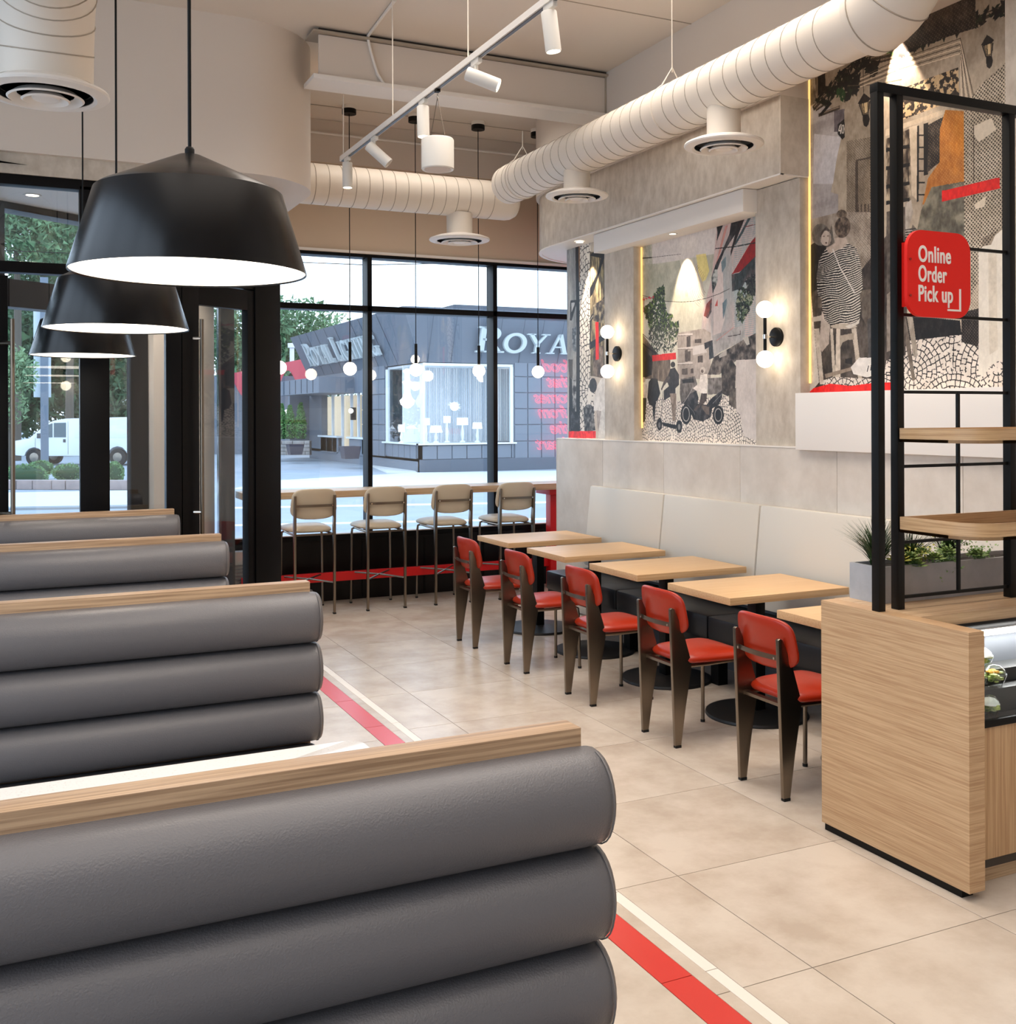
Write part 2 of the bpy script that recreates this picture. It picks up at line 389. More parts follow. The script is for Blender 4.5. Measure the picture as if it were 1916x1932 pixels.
pts = [(-3.4, 7.46), (1.05, 7.46), (1.84, 8.0), (1.72, 9.55), (1.6, 9.55), tuple(OC + OD * 6.2)]
struct('trim_1', B().prism(pts, 3.25, 3.30), TRIM)
# inner storefront
wi = thing('window_2', '', '', (0, 7.42, 0), kind='structure'); del wi['category'], wi['label']
Y2 = 7.40
for x0, x1, z0, z1, nm in ((-3.3, 1.06, 3.175, 3.24, 'frame'), (-3.3, 1.06, 2.62, 2.69, 'transom'), (.44, .62, 0, 3.2, 'mullion'), (.975, 1.075, 0, 3.2, 'mullion'), (-3.3, -3.2, 0, 3.2, 'mullion'), (-1.3, -1.22, 0, 3.2, 'mullion'), (.02, .98, 0, .12, 'sill')):
    B().box(x0, x1, Y2, Y2 + .10, z0, z1, .003).obj(nm, BLKF, wi)
for x0, x1, z0, z1 in ((-3.2, -1.3, .12, 2.62), (.03, .44, .12, 2.62), (.62, .975, .12, 2.62), (-3.2, .975, 2.69, 3.175)):
    B().box(x0, x1, Y2 + .05, Y2 + .056, z0, z1).obj('pane', GLASS, wi, smooth=0)
# inner leaf door left of it
d1 = thing('door_1', '', '', (-.6, 7.42, 0), kind='structure'); del d1['category'], d1['label']
for x0, x1, z0, z1 in ((-.10, .02, .0, 2.6), (-1.2, -1.08, 0, 2.6), (-1.08, -.10, 0, .26), (-1.08, -.10, 2.42, 2.6)): B().box(x0, x1, Y2 + .02, Y2 + .08, z0, z1, .003).obj('stile', BLKF, d1)
B().box(-1.08, -.10, Y2 + .047, Y2 + .053, .26, 2.42).obj('pane', GLASS, d1, smooth=0)
b = B().cyl((.045, Y2 - .05, .95), (.045, Y2 - .05, 2.32), .014); b.cyl((.045, Y2 - .05, 2.17), (-.03, Y2 + .03, 2.17), .012); b.cyl((.045, Y2 - .05, 1.1), (-.03, Y2 + .03, 1.1), .012)
b.obj('pull_handle', STEELD, d1)
# slanted door beside the bar counter
d2 = thing('door_2', '', '', (DA.x, DA.y, 0), kind='structure'); del d2['category'], d2['label']
def onl(px, Pq, D):                                              # where along a plan line a measured column of the photo falls
    r = FW + RT * ((px - PX) / FPX); r = Vector((r.x, r.y)); D = Vector(D)
    # Pq + D*s = r*t
    det = D.x * (-r.y) + r.x * D.y
    return (-Pq.x * (-r.y) - r.x * Pq.y) / det if abs(det) > 1e-9 else 0
DD = (DB - DA).normalized()
s372, s465, s477 = [onl(p, DA, DD) for p in (372, 464, 476)]
for s0, s1, z0, z1, nm in ((.03, s372, 0, 2.62, 'stile'), (s465, s477, 0, 2.62, 'stile'), (s372, s465, 0, .12, 'rail'), (s372, s465, 2.475, 2.62, 'rail')):
    seg(B(), DA, DAN, s0, s1, -.02, .04, z0, z1).obj(nm, BLKF, d2)
seg(B(), DA, DAN, s372, s465, .007, .013, .12, 2.475, 0).obj('pane', GLASS, d2, smooth=0)
seg(B(), DA, DAN, s477 + .004, DL, -.03, .09, 0, 3.24).obj('jamb', BLKF, d2)
seg(B(), DA, DAN, .0, s477 + .006, -.02, .06, 2.63, 2.80).obj('header', BLKF, d2)
seg(B(), DA, DAN, .0, s477 + .006, -.02, .06, 3.175, 3.24).obj('header', BLKF, d2)
seg(B(), DA, DAN, .0, s477 + .006, .007, .013, 2.80, 3.175, 0).obj('pane', GLASS, d2, smooth=0)
mt = Matrix.Translation((DA.x, DA.y, 0)) @ Matrix.Rotation(DAN, 4, 'Z'); sh = onl(381, DA + Vector((math.sin(DAN), -math.cos(DAN))) * .07, DD)
H1 = lambda s, t, z: mt @ Vector((s, t, z))
b = B().tube([H1(sh, -.07, .9), H1(sh, -.07, 2.37)], .014, 12); b.obj('pull_handle', STEELD, d2)
b = B()
for z in (1.05, 2.24): b.tube([H1(sh, -.07, z), H1(sh - .03, -.02, z)], .012, 10)
b.obj('handle_mount', CHROME, d2)
B().box(1.685, 1.80, 9.34, 9.55, 0, 3.24, .003).obj('mullion', mat('dark_reflection_post', (46, 48, 54), .12), wn)  # dark post standing in for side glass and its dark reflection
# outer slanted front with white pier
ow = thing('window_3', '', '', (OC.x, OC.y, 0), kind='structure'); del ow['category'], ow['label']
OAN = math.atan2(-OD.y, -OD.x)
def oseg(s0, s1, t0, t1, z0, z1, nm, m, bev=.002):     # s measured leftwards from OC
    return seg(B(), OC, OAN, -s1, -s0, t0, t1, z0, z1, bev).obj(nm, m, ow, smooth=35 if bev else 0)
q280, q247, q0, q_6 = [onl(p, OC, OD) for p in (280, 247, 2, -60)]
oseg(-.02, q280 - .01, -.05, .15, 0, 3.3, 'pier', mat('pale_grey_plaster', (226, 220, 212), .7))
oseg(q280, q247, .0, .05, 0, 3.3, 'mullion', BLKF)
oseg(q0, q0 + .12, -.05, .12, 0, 3.3, 'mullion', BLKF); oseg(5.4, 6.1, -.05, .12, 0, 3.3, 'mullion', BLKF)
oseg(q247, 5.4, -.05, .12, 3.2, 3.3, 'frame', BLKF); oseg(q247, 5.4, -.05, .12, 2.50, 2.70, 'transom', BLKF); oseg(q247, q0, -.05, .12, -.05, .06, 'sill', BLKF)
oseg(q247, q0, .02, .026, .06, 2.50, 'pane', GLASS, 0); oseg(q0 + .12, 5.4, .02, .026, .06, 2.50, 'pane', GLASS, 0); oseg(q247, 5.4, .02, .026, 2.70, 3.2, 'pane', GLASS, 0)

# wall on the left with the long side window, wall behind the camera
wl = B(); 
for y0, y1, z0, z1 in ((-4, 7.4, 0, .2), (-4, 7.4, 4.25, CZ), (-4, -3.3, .2, 4.25), (6.1, 7.4, .2, 4.25)): wl.box(-3.6, -3.4, y0, y1, z0, z1)
struct('wall_left', wl, WALL)
w5 = thing('window_4', '', '', (-3.5, 2.2, .75), kind='structure'); del w5['category'], w5['label']
for y in (-3.3, -1.4, .5, 2.4, 4.3, 6.04): B().box(-3.55, -3.42, y, y + .06, .2, 4.25).obj('mullion', BLKF, w5)
for z in (.2, 2.66, 4.19): B().box(-3.55, -3.42, -3.3, 6.1, z, z + .06).obj('rail', BLKF, w5)
struct('wall_behind', B().box(-3.6, 6.4, -4.2, -4.0, 0, CZ), WALL)

# steel beam across the ceiling
bmt = thing('steel_beam', 'white painted steel beam across the ceiling before the windows', 'beam', (3.1, 7.4, 4.05))
B().box(2.0, XU + .02, 7.31, 7.33, 4.09, 4.385).obj('web', WALL, bmt)
B().box(1.95, XU + .02, 7.26, 7.54, 4.06, 4.092, .003).obj('flange', TRIM, bmt)
B().box(1.95, XU + .02, 7.27, 7.5, 4.39, 4.405).obj('flange', SEAM, bmt)
b = B().box(2.0, XU, 7.305, 7.32, 4.405, 4.43); b.obj('gap_shade_strip', mat('gap_shade_dark', (58, 50, 44), .9), bmt)  # solid dark strip painted as the shade between beam and ceiling
B().box(XU - .012, XU, 7.30, 7.34, 4.09, 4.39).obj('end_plate', SEAM, bmt)
# conduits
b = B().tube([un(745, 0, 2, CZ - .012), un(694, 68, 2, CZ - .012), Vector((un(694, 68, 2, CZ - .012).x, 7.29, 4.40)), un(700, 100, 1, 7.295), un(712, 140, 1, 7.295), un(728, 163, 1, 7.29)], .011, 8)
tag(b.obj('conduit', TRIM), 'thin white conduit bending down from ceiling over the beam face', 'pipe')
b = B().tube([(2.1, 9.53, 4.30), (6.2, 9.53, 4.30)], .012, 8); tag(b.obj('conduit', TRIM), 'long thin pipe along the window wall above the bar ducts', 'pipe')
# ================================================================ THINGS INDOORS
# --- booth benches: grey rolls under an oak cap
def bench(yf, label, back=True):
    x0, x1 = -.35, 1.0
    t = thing('booth_bench', label, 'bench', ((x0 + x1) / 2, yf + .03, 0), group='roll-backed booth benches')
    B().box(x0, x1, yf, yf + .06, 0.0, 1.10, .001).obj('oak_panel', OAKB, t)
    def roll(z0, z1, sgn, ybase):
        h = (z1 - z0) / 2; zc = (z0 + z1) / 2; n = 14; D = .105
        prof = []                                              # D-shaped section in (depth, z)
        for i in range(n + 1):
            a = -PI / 2 + PI * i / n; prof.append((D * abs(math.cos(a)) ** .75, zc + h * math.sin(a)))
        b = B(); rings = []
        L0, L1 = x0, x1 + .028
        for k, (x, s) in enumerate([(L0, .86), (L0 + .012, .95), (L0 + .04, 1), (L1 - .05, 1), (L1 - .018, .96), (L1 - .004, .86), (L1, .70)]):
            rings.append([b.bm.verts.new((x, ybase - sgn * (d * s), zc + (z - zc) * (.55 + .45 * s))) for d, z in prof])
        for A, Bq in zip(rings, rings[1:]):
            for i in range(n): b.bm.faces.new((A[i], A[i + 1], Bq[i + 1], Bq[i]))
        b.bm.faces.new(rings[0]); b.bm.faces.new(rings[-1])
        for R in (rings,): 
            for A, Bq in zip(R, R[1:]): b.bm.faces.new((A[0], Bq[0], Bq[n], A[n]))
        bmesh.ops.recalc_face_normals(b.bm, faces=b.bm.faces[:]); 
        o = b.obj('back_roll', LEATH, t, smooth=50)
        sm = B().tube([(L1 - .016, ybase - sgn * (d * .985 + .001), zc + (z - zc) * .985) for d, z in prof[1:-1]], .0016, 5)
        sm.obj('seam', mat('grey_piping', (112, 106, 103), .5), o)
    sides = ((1, yf),) + (((-1, yf + .06),) if back else ())
    for sgn, yb in sides:
        for z0, z1 in ((.885, 1.066), (.705, .885), (.53, .705)): roll(z0, z1, sgn, yb)
        a, b_ = (yb - .62, yb) if sgn > 0 else (yb, yb + .55)
        B().box(x0, x1 + .01, a, b_, .39, .527, .03).obj('seat_cushion', LEATH, t)
        B().box(x0 + .02, x1 - .05, min(a, b_) + .06, max(a, b_), .0, .39).obj('base', BLK, t)
bench(1.79, 'nearest grey roll-backed bench with oak cap, across the lower left foreground')
bench(3.80, 'second grey roll-backed bench with oak cap, behind the foreground bench')
bench(5.55, 'third grey roll-backed bench with oak cap, just before the far one')
bench(7.22 - .0, 'farthest grey roll-backed bench with oak cap, by the entrance glass', back=False)
QZ = mat('white_quartz', (238, 234, 230), .18, noise=(160, (205, 200, 195), (1, 1, 1), .3, .42))
for yc, lb in ((2.765, 'white speckled table top just behind the nearest bench'), (4.70, 'white booth table hidden between second and third benches'), (6.42, 'white booth table hidden before the farthest bench')):
    t = thing('booth_table', lb, 'table', (.32, yc, 0), group='white booth tables')
    b = B().loft(rrect(1.30, .65, .05), [(0, .73), (.985, .73), (1, .725), (1, .70), (0, .70)], lambda a, c, h: (.32 + a, yc + c - .0, h)); b.obj('tabletop', QZ, t)
    B().box(.28, .36, yc - .04, yc + .04, .02, .70).obj('column', BLK, t)
    B().lathe([(0, 0), (.25, 0), (.25, .015), (.05, .03), (0, .03)], (.32, yc, 0)).obj('base_disc', BLK, t)

# --- big black pendants over the booths
BLKL = mat('satin_black_lacquer', (5, 5, 7), .25, spec=.45)
LAMPIN = mat('lamp_white_inside', (250, 246, 238), .5)
DIFF = mat('glowing_diffuser', (255, 252, 246), .5, emit=(255, 244, 226), es=5.0)
def big_pendant(x, y, zr, label, cordx):
    t = thing('pendant_lamp', label, 'lamp', (x, y, zr), group='black cone pendant lamps')
    B().lathe([(.289, 0), (.290, .004), (.230, .203), (.219, .211), (.03, .298), (.020, .298), (.020, .292), (.215, .205), (.225, .198), (.286, .004), (.289, 0)], (x, y, zr), 64, cap=False).obj('shade', BLKL, t)
    B().lathe([(.2855, .004), (.2245, .197), (.02, .280), (0, .280)], (x, y, zr), 64, cap=False).obj('inner_shade', LAMPIN, t)
    B().lathe([(0, .006), (.282, .006), (.282, .010), (0, .010)], (x, y, zr), 64).obj('diffuser', DIFF, t)
    B().lathe([(0, .292), (.012, .292), (.012, .314), (.008, .320), (0, .320)], (x, y, zr), 20).obj('cord_grip', BLK, t)
    B().cyl((x, y, zr + .315), (x, y, CZ - .02), .0045, 8).obj('cord', BLK, t)
    B().lathe([(0, 0), (.06, 0), (.06, .025), (0, .025)], (x, y, CZ - .026), 24).obj('canopy', BLK, t)
    spot('pendant_glow', (x, y, zr - .005), (x, y, 0), 14, 140, WARM, .6, .2)
big_pendant(.424, 2.77, 2.062, 'largest black cone pendant lamp, hanging nearest over the front booth', 0)
big_pendant(.424, 4.713, 2.068, 'middle black cone pendant lamp, half hidden below the largest', 0)
big_pendant(.413, 6.633, 2.058, 'smallest looking black cone pendant, the lowest of the three', 0)

# --- café chair (faces local +x) and bar stool
def superell(a, b, n=3.2, k=36):
    o = []
    for i in range(k):
        t = 2 * PI * i / k; c, s = math.cos(t), math.sin(t)
        o.append((a * math.copysign(abs(c) ** (2 / n), c), b * math.copysign(abs(s) ** (2 / n), s)))
    return o
def backpad(b, zc, hw, hh, x0, bend, th, lean=.18):
    def f(a, c, h):
        w_ = a * (1 - .05 * (c / hh)) if True else a
        sag = -.018 * (1 - (a / hw) ** 2) if c < 0 else 0
        return (x0 + h + bend * a * a - (c) * lean, w_, zc + c + sag)
    prof = [(0, -th / 2), (.5, -th / 2), (.9, -th / 2), (.985, -th * .3), (1, 0), (.985, th * .3), (.9, th / 2), (.5, th / 2), (0, th / 2)]
    return b.loft(superell(hw, hh, 4.2, 48), prof, f)
def make_chair(name, label, cat, pad, seatH, topH, postH, blade, foot_y, deep, group, stl, hw=.20):
    t = thing(name, label, cat, (0, 0, 0), 0, group)
    hb = .152 if blade else .172
    for s in (-1, 1):
        if blade:
            pr = [(-.018, 0.012), (.018, .012), (.046, .20), (.082, .40), (.080, .44), (.030, .60), (-.022, postH), (-.036, postH + .006), (-.046, postH)]
        else:
            pr = [(-.010, 0.012), (.012, .012), (.012, .50), (.030, seatH - .03), (.030, seatH + .02), (.0, postH - .06), (-.016, postH), (-.028, postH + .006), (-.036, postH), (-.022, seatH)]
        b = B().poly(pr, 1, s * hb - .010, s * hb + .010, .0025)
        lg = b.obj('rear_leg', stl, t)
        B().box(-.016, .018, s * hb - .011, s * hb + .011, 0, .013).obj('foot_cap', RUB, lg)
        fy = s * foot_y
        b = B().tube([(deep - .02, s * (foot_y - .03), seatH - .045), (deep - .002, s * (foot_y - .012), seatH - .055), (deep, s * (foot_y - .008), seatH - .09), (deep + .005, fy, .012)], .0105, 10)
        lg = b.obj('front_leg', stl, t)
        B().cyl((deep + .005, fy, 0), (deep + .005, fy, .014), .0125, 10).obj('foot_cap', RUB, lg)
    b = B().tube([(.0, hb - .01, seatH - .045), (deep * .5, foot_y - .02, seatH - .045), (deep - .03, foot_y - .03, seatH - .045), (deep - .01, foot_y - .07, seatH - .045), (deep - .01, -foot_y + .07, seatH - .045), (deep - .03, -foot_y + .03, seatH - .045), (deep * .5, -foot_y + .02, seatH - .045), (0, -hb + .01, seatH - .045)], .010, 8)
    b.box(0, .03, -hb, hb, seatH - .052, seatH - .038); b.obj('seat_frame', stl, t)
    # seat
    cx = .028 + (deep) / 2 + .01
    prof = [(0, .030), (.35, .029), (.65, .024), (.88, .012), (.97, .0), (1.0, -.014), (.97, -.026), (.9, -.030), (0, -.030)]
    b = B().loft(superell(deep / 2 + .015, hw - .002, 4.6, 56), prof, lambda a, c, h: (cx + a, c * (1 + .10 * a / .2), seatH + h - .10 * max(0, a - deep / 2 + .06) ** 1.0 * .6)); b.obj('seat', pad, t, smooth=60)
    # backrest, curved strap and its bolts
    zc = (topH + (postH - .13 if blade else postH - .187)) / 2; hh = topH - zc
    b = backpad(B(), zc, hw, hh, -.012, .9, .024); bk = b.obj('backrest', pad, t, smooth=60)
    zs = postH - .085
    pts = [(-.022 - .020 * (1 - (y / hb) ** 2), y) for y in [hb * (i / 6 - 1) for i in range(13)]]
    b = B().poly([(x - .002, y) for x, y in pts] + [(x + .002, y) for x, y in pts[::-1]], 2, zs - .011, zs + .011); b.obj('back_strap', stl, t)
    for s in (-1, 1): B().lathe([(0, -.004), (.006, -.004), (.006, -.001), (0, -.001)], (-.040, s * (hb - .025), zs), 12, (1, 0, 0)).obj('bolt', CHROME, t)
    if not blade:
        b = B().tube([(.008, -hb, .27), (.20, 0, .285), (.008, hb, .27)], .008, 8)
        b.tube([(deep + .003, -foot_y + .005, .285), (.20, 0, .285), (deep + .003, foot_y - .005, .285)], .008, 8)
        b.obj('footrest', stl, t)
    return t
CHX = 3.105
chair = make_chair('cafe_chair', 'red vinyl café chair with steel blade legs, nearest one beside the oak counter', 'chair', REDV, .455, .80, .712, True, .172, .385, 'red café chairs at the oak tables', STEELD)
chair.location = (CHX, 3.868, 0)
for y, l in ((4.703, 'red café chair second nearest, drawn up to the second table from the counter'), (5.567, 'middle red café chair of the five in the row'),
             (6.444, 'second farthest red café chair, before the second table from the windows'), (7.289, 'farthest red café chair, closest to the bar stools')):
    dup(chair, (CHX, y, 0), 0, l)
stool = make_chair('bar_stool', 'leftmost beige bar stool at the window counter', 'stool', CREAMD, .735, 1.085, 1.025, False, .19, .44, 'beige bar stools at the window counter', STEELD, hw=.20)
stool.location = (2.392, 8.93, 0); stool.rotation_euler = (0, 0, PI / 2)
for x, l in ((3.036, 'second beige bar stool from the left at the window counter'), (3.672, 'third beige bar stool from the left, behind the farthest red chair'), (4.31, 'rightmost beige bar stool, nearest the red counter post')):
    dup(stool, (x, 8.93, 0), PI / 2, l)

# --- café tables
def cafe_table(yc, label):
    t = thing('cafe_table', label, 'table', (3.86, yc, 0), group='oak tables along the banquette')
    B().box(3.452, 4.268, yc - .293, yc + .293, .695, .735, .002).obj('tabletop', OAKTOP, t)
    B().box(3.60, 4.12, yc - .05, yc + .05, .675, .695).obj('top_plate', BLK, t)
    B().box(3.822, 3.888, yc - .038, yc + .038, .02, .68, .004).obj('column', BLK, t)
    B().lathe([(0, 0), (.285, 0), (.29, .006), (.285, .018), (.12, .026), (.09, .034), (0, .036)], (3.855, yc, 0), 48).obj('base_disc', mat('black_cast_iron', (22, 21, 21), .45), t)
for y, l in ((3.90, 'oak café table partly hidden behind the oak counter end'), (4.86, 'oak café table second from the counter, widest in view'), (5.77, 'middle oak café table of the row of five'),
             (6.69, 'oak café table second from the windows'), (7.59, 'farthest oak café table, nearest the bar stools')): cafe_table(y, l)

# --- banquette
t = thing('banquette', 'long wall banquette with cream backs and black seat', 'bench', (4.2, 5.2, 0))
ys = [7.66, 6.57, 5.47, 4.36, 3.45]
for a, b_ in zip(ys, ys[1:]):
    b = B().poly([(b_ + .004, .0), (a - .004, .0), (a - .004, .655), (b_ + .004, .655)], 0, 0, .12, .02)
    ang = math.radians(6)
    for v in b.bm.verts:
        x, y, z = v.co; v.co = Vector((4.30 + x * math.cos(ang) + z * math.sin(ang), y, .475 + z * math.cos(ang) - x * math.sin(ang)))
    b.obj('back_cushion', CREAM, t, smooth=50)
for a, b_ in zip(ys, ys[1:]): B().box(3.955, 4.36, b_ + .003, a - .003, .30, .45, .022).obj('seat_cushion', BLKV, t, smooth=50)
B().box(3.975, 4.42, 3.45, 7.655, .245, .30).obj('seat_base', BLKV, t)
for y in (7.5, 6.57, 5.52, 4.4, 3.6): B().box(4.05, 4.12, y - .04, y + .04, 0, .25).obj('leg', BLK, t)
B().box(4.37, 4.46, 3.45, 7.65, .0, .47).obj('back_frame', mat('grey_laminate', (96, 100, 106), .5), t)
# strip light behind the back cushions
LEDS = mat('warm_led', (255, 226, 176), .5, emit=(255, 220, 160), es=6.0)
tag(B().box(4.452, 4.464, 3.5, 7.6, 1.06, 1.066).obj('led_strip', LEDS), 'warm strip light hidden behind the banquette backs', 'light')
for px, x, z1, l in ((1203, XM, 3.04, 'vertical light line beside the street mural'), (1519, XM, 3.85, 'vertical light line left of the tall mural')):
    y = un(px, 600, 0, x).y
    y = (p1b if px < 1400 else p2b) - .018
    tag(B().box(x - .018, x - .008, y, y + .010, 1.6 if px < 1400 else 1.9, z1).obj('led_strip', mat('faint_led', (255, 220, 150), .5, emit=(255, 204, 120), es=1.1)), l, 'light')

# --- bar counter at the window with red steel frame
t = thing('bar_counter', 'high oak topped counter along the window on a red steel frame', 'counter', (3.3, 9.3, 0))
B().box(1.84, 5.6, 9.13, 9.53, .985, 1.045, .002).obj('worktop', OAKX, t)
B().box(1.86, 4.97, 9.34, 9.39, .215, .295, .003).obj('rail', REDP, t)
for x in (2.03, 4.86):
    B().box(x, x + .10, 9.30, 9.40, 0, .985, .003).obj('post', REDP, t)
B().box(4.80, 5.02, 9.20, 9.50, .93, .985, .003).obj('bracket', REDP, t)
# radiator behind the porch glass
t = thing('wall_heater', 'white slatted wall heater seen through the door glass', 'heater', (1.95, 9.46, 0))
B().box(1.66, 1.98, 9.42, 9.53, .05, .52, .01).obj('case', mat('heater_white', (190, 190, 186), .5), t)
for i in range(10): B().box(1.69, 1.95, 9.408, 9.42, .12 + i * .03, .135 + i * .03).obj('louvre', mat('heater_grey', (120, 122, 122), .5), t)

# --- small globe pendants above the bar
GLOBE = mat('opal_globe', (255, 250, 240), .3, emit=(255, 236, 206), es=11.0)
def globe_pendant(x, y, z, label):
    t = thing('globe_pendant', label, 'lamp', (x, y, z), group='globe pendants over the window counter')
    B().sph((x, y, z), .058, 28).obj('globe', GLOBE, t)
    B().cyl((x, y, z + .05), (x, y, z + .235), .0135, 14).obj('stem', BLK, t)
    B().cyl((x, y, z + .23), (x, y, CZ - .06), .004, 6).obj('cord', BLK, t)
    B().lathe([(0, 0), (.062, 0), (.062, .042), (0, .042)], (x, y, CZ - .075), 28).obj('canopy', BLK, t)
    B().lathe([(0, 0), (.062, 0), (.062, .032), (0, .032)], (x, y, CZ - .033), 28).obj('canopy_mount', TRIM, t)
for i, (x, l) in enumerate(((2.12, 'leftmost globe pendant, beside the dark door jamb'), (2.74, 'second globe pendant from the left, before the shop sign letters'), (3.355, 'middle globe pendant of the five over the counter'),
                            (3.975, 'fourth globe pendant, just left of a window mullion'), (4.59, 'rightmost globe pendant, nearest the narrow mural'))):
    globe_pendant(x, 9.03, 2.12, l)

# --- wall sconces
def sconce(yp, z, label):
    t = thing('wall_sconce', label, 'lamp', (XP, yp, z), group='double globe wall sconces')
    x = XP - .10
    B().lathe([(0, 0), (.062, 0), (.062, .016), (.056, .02), (0, .02)], (XP - .001, yp, z), 32, (-1, 0, 0)).obj('wall_plate', BLK, t)
    b = B().cyl((XP - .018, yp, z), (x, yp, z), .006, 10); b.cyl((x, yp, z - .014), (x, yp, z + .014), .0145, 14); b.obj('arm', CHROME, t)
    B().cyl((x, yp, z - .095), (x, yp, z + .125), .011, 14).obj('rod', BLK, t)
    for zz in (z + .175, z - .145): B().sph((x, yp, zz), .055, 28).obj('globe', GLOBE, t)
sconce(7.455, 2.205, 'left double globe wall sconce, between narrow mural and street mural')
sconce(5.475, 2.205, 'right double globe wall sconce, between street mural and tall mural')

# --- ducts
def seam_rings(path_fn, n, r):
    b = B()
    for i in range(n):
        c, d = path_fn(i); d = Vector(d).normalized(); u = d.orthogonal().normalized(); v = d.cross(u)
        b.tube([Vector(c) + (u * math.cos(a) + v * math.sin(a)) * r for a in [2 * PI * k / 32 for k in range(32)]], .0032, 4, closed=True)
    return b
def diffuser(t, x, y, z, R, neck, ztop):
    B().cyl((x, y, z + .03), (x, y, ztop), neck, 36).obj('drop', DUCT, t, smooth=60)
    d_ = B().lathe([(R, .012), (R * .985, .022), (R * .80, .040), (neck, .062), (neck, .05), (R * .74, .035), (R * .74, .002), (R * .80, -.006), (R * .98, .004), (R, .012)], (x, y, z), 48, cap=False).obj('diffuser', TRIM, t)
    DK_ = mat('plenum_shade_black', (14, 12, 11), .6)  # near-black colour stands for the shade inside the ring gap
    B().lathe([(R * .735, .034), (R * .735, .004)], (x, y, z), 48, cap=False).obj('plenum', DK_, d_); B().lathe([(0, .030), (R * .74, .030), (R * .74, .034), (0, .034)], (x, y, z), 32).obj('plenum', DK_, d_)
    for k, h in ((.60, -.012), (.38, -.018)): B().lathe([(R * k, h), (R * (k - .03), h - .006), (R * (k - .16), h + .02), (R * (k - .13), h + .026), (R * k, h)], (x, y, z), 40, cap=False).obj('cone_ring', TRIM, d_)
    B().lathe([(0, -.016), (R * .2, -.016), (R * .22, -.008), (0, -.006)], (x, y, z), 32).obj('centre_disc', TRIM, d_)
# across the windows
t = thing('air_duct', 'round white duct running across above the window wall', 'duct', (3.1, 8.72, 3.47))
b = B().lathe([(0, 0), (.17, 0), (.17, 2.0), (.162, 2.05), (.14, 2.09), (0, 2.095)], (2.1, 8.72, 3.645), 48, (1, 0, 0)); b.obj('pipe', DUCT, t, smooth=60)
seam_rings(lambda i: ((2.2 + .115 * i, 8.72, 3.645), (1, 0, 0)), 16, .1705).obj('seam_rings', SEAM, t)
diffuser(t, 3.655, 8.72, 3.255, .27, .115, 3.50)
# along the right wall
XD, ZD = 3.88, 3.665
t = thing('air_duct', 'long round white duct running along the right wall', 'duct', (XD, 6.0, 3.5))
b = B().lathe([(0, 0), (.14, .004), (.158, .04), (.162, .09), (.162, 4.25)], (XD, 8.22, ZD), 48, (0, -1, 0)); b.obj('pipe', DUCT, t, smooth=60)
b = B(); el = [Vector((XD, 4.0, ZD))] + [Vector((XD, 4.0 - .28 * math.sin(a), ZD + .28 - .28 * math.cos(a))) for a in [i * PI / 2 / 10 for i in range(1, 11)]] + [Vector((XD, 3.72, CZ))]
b.tube(el, .19, 40); b.obj('elbow', DUCT, t, smooth=60)
b = seam_rings(lambda i: ((XD, 8.08 - .125 * i, ZD), (.12, 1, 0)), 32, .163); b.obj('seam_rings', SEAM, t)
b = B()
for k in (1, 4, 7, 10):
    d = (el[k + 1] - el[k - 1]).normalized(); u = d.orthogonal().normalized(); v = d.cross(u)
    b.tube([el[k] + (u * math.cos(a) + v * math.sin(a)) * .191 for a in [2 * PI * q / 32 for q in range(32)]], .004, 4, closed=True)
b.obj('elbow_rings', SEAM, t)
diffuser(t, XD, 6.98, 3.335, .235, .10, 3.55); diffuser(t, XD, 5.18, 3.30, .235, .10, 3.55)
for y, zt in ((7.90, 4.06), (5.72, CZ)):
    b = B().tube([(XD + .165 * math.sin(a), y, ZD + .165 * math.cos(a)) for a in [0.5 + (2 * PI - 1.0) * k / 28 for k in range(29)]], .005, 6)
    b.tube([(XD + .165 * math.sin(.5), y, ZD + .165 * math.cos(.5)), (XD, y, ZD + .27), (XD - .165 * math.sin(.5), y, ZD + .165 * math.cos(.5))], .005, 6)
    b.cyl((XD, y, ZD + .24), (XD, y, zt), .004, 8); b.obj('hanger_strap', DUCT, t)
# top left
t = thing('air_duct', 'wide white duct with spiral seams at the top left', 'duct', (.17, 5.0, 3.1))
b = B(); el = [Vector((.17, 1.5, 3.62))] + [Vector((.17, 4.75, 3.62))] + [Vector((.17, 4.75 + .42 * math.sin(a), 3.62 - .42 + .42 * math.cos(a))) for a in [i * PI / 2 / 10 for i in range(1, 11)]]
b.tube(el, .2, 40); b.obj('pipe', DUCT, t, smooth=60)
b = B()
for c, d in [(Vector((.17, 3.6 + .12 * i, 3.62)), Vector((0, 1, .0))) for i in range(10)] + [(el[k], el[k + 1] - el[k - 1]) for k in (3, 5, 7, 9)]:
    d = d.normalized(); u = d.orthogonal().normalized(); v = d.cross(u)
    b.tube([c + (u * math.cos(a) + v * math.sin(a)) * .201 for a in [2 * PI * q / 32 for q in range(32)]], .0035, 4, closed=True)
b.obj('seam_rings', SEAM, t)
diffuser(t, .17, 5.17, 3.135, .27, .19, 3.25)

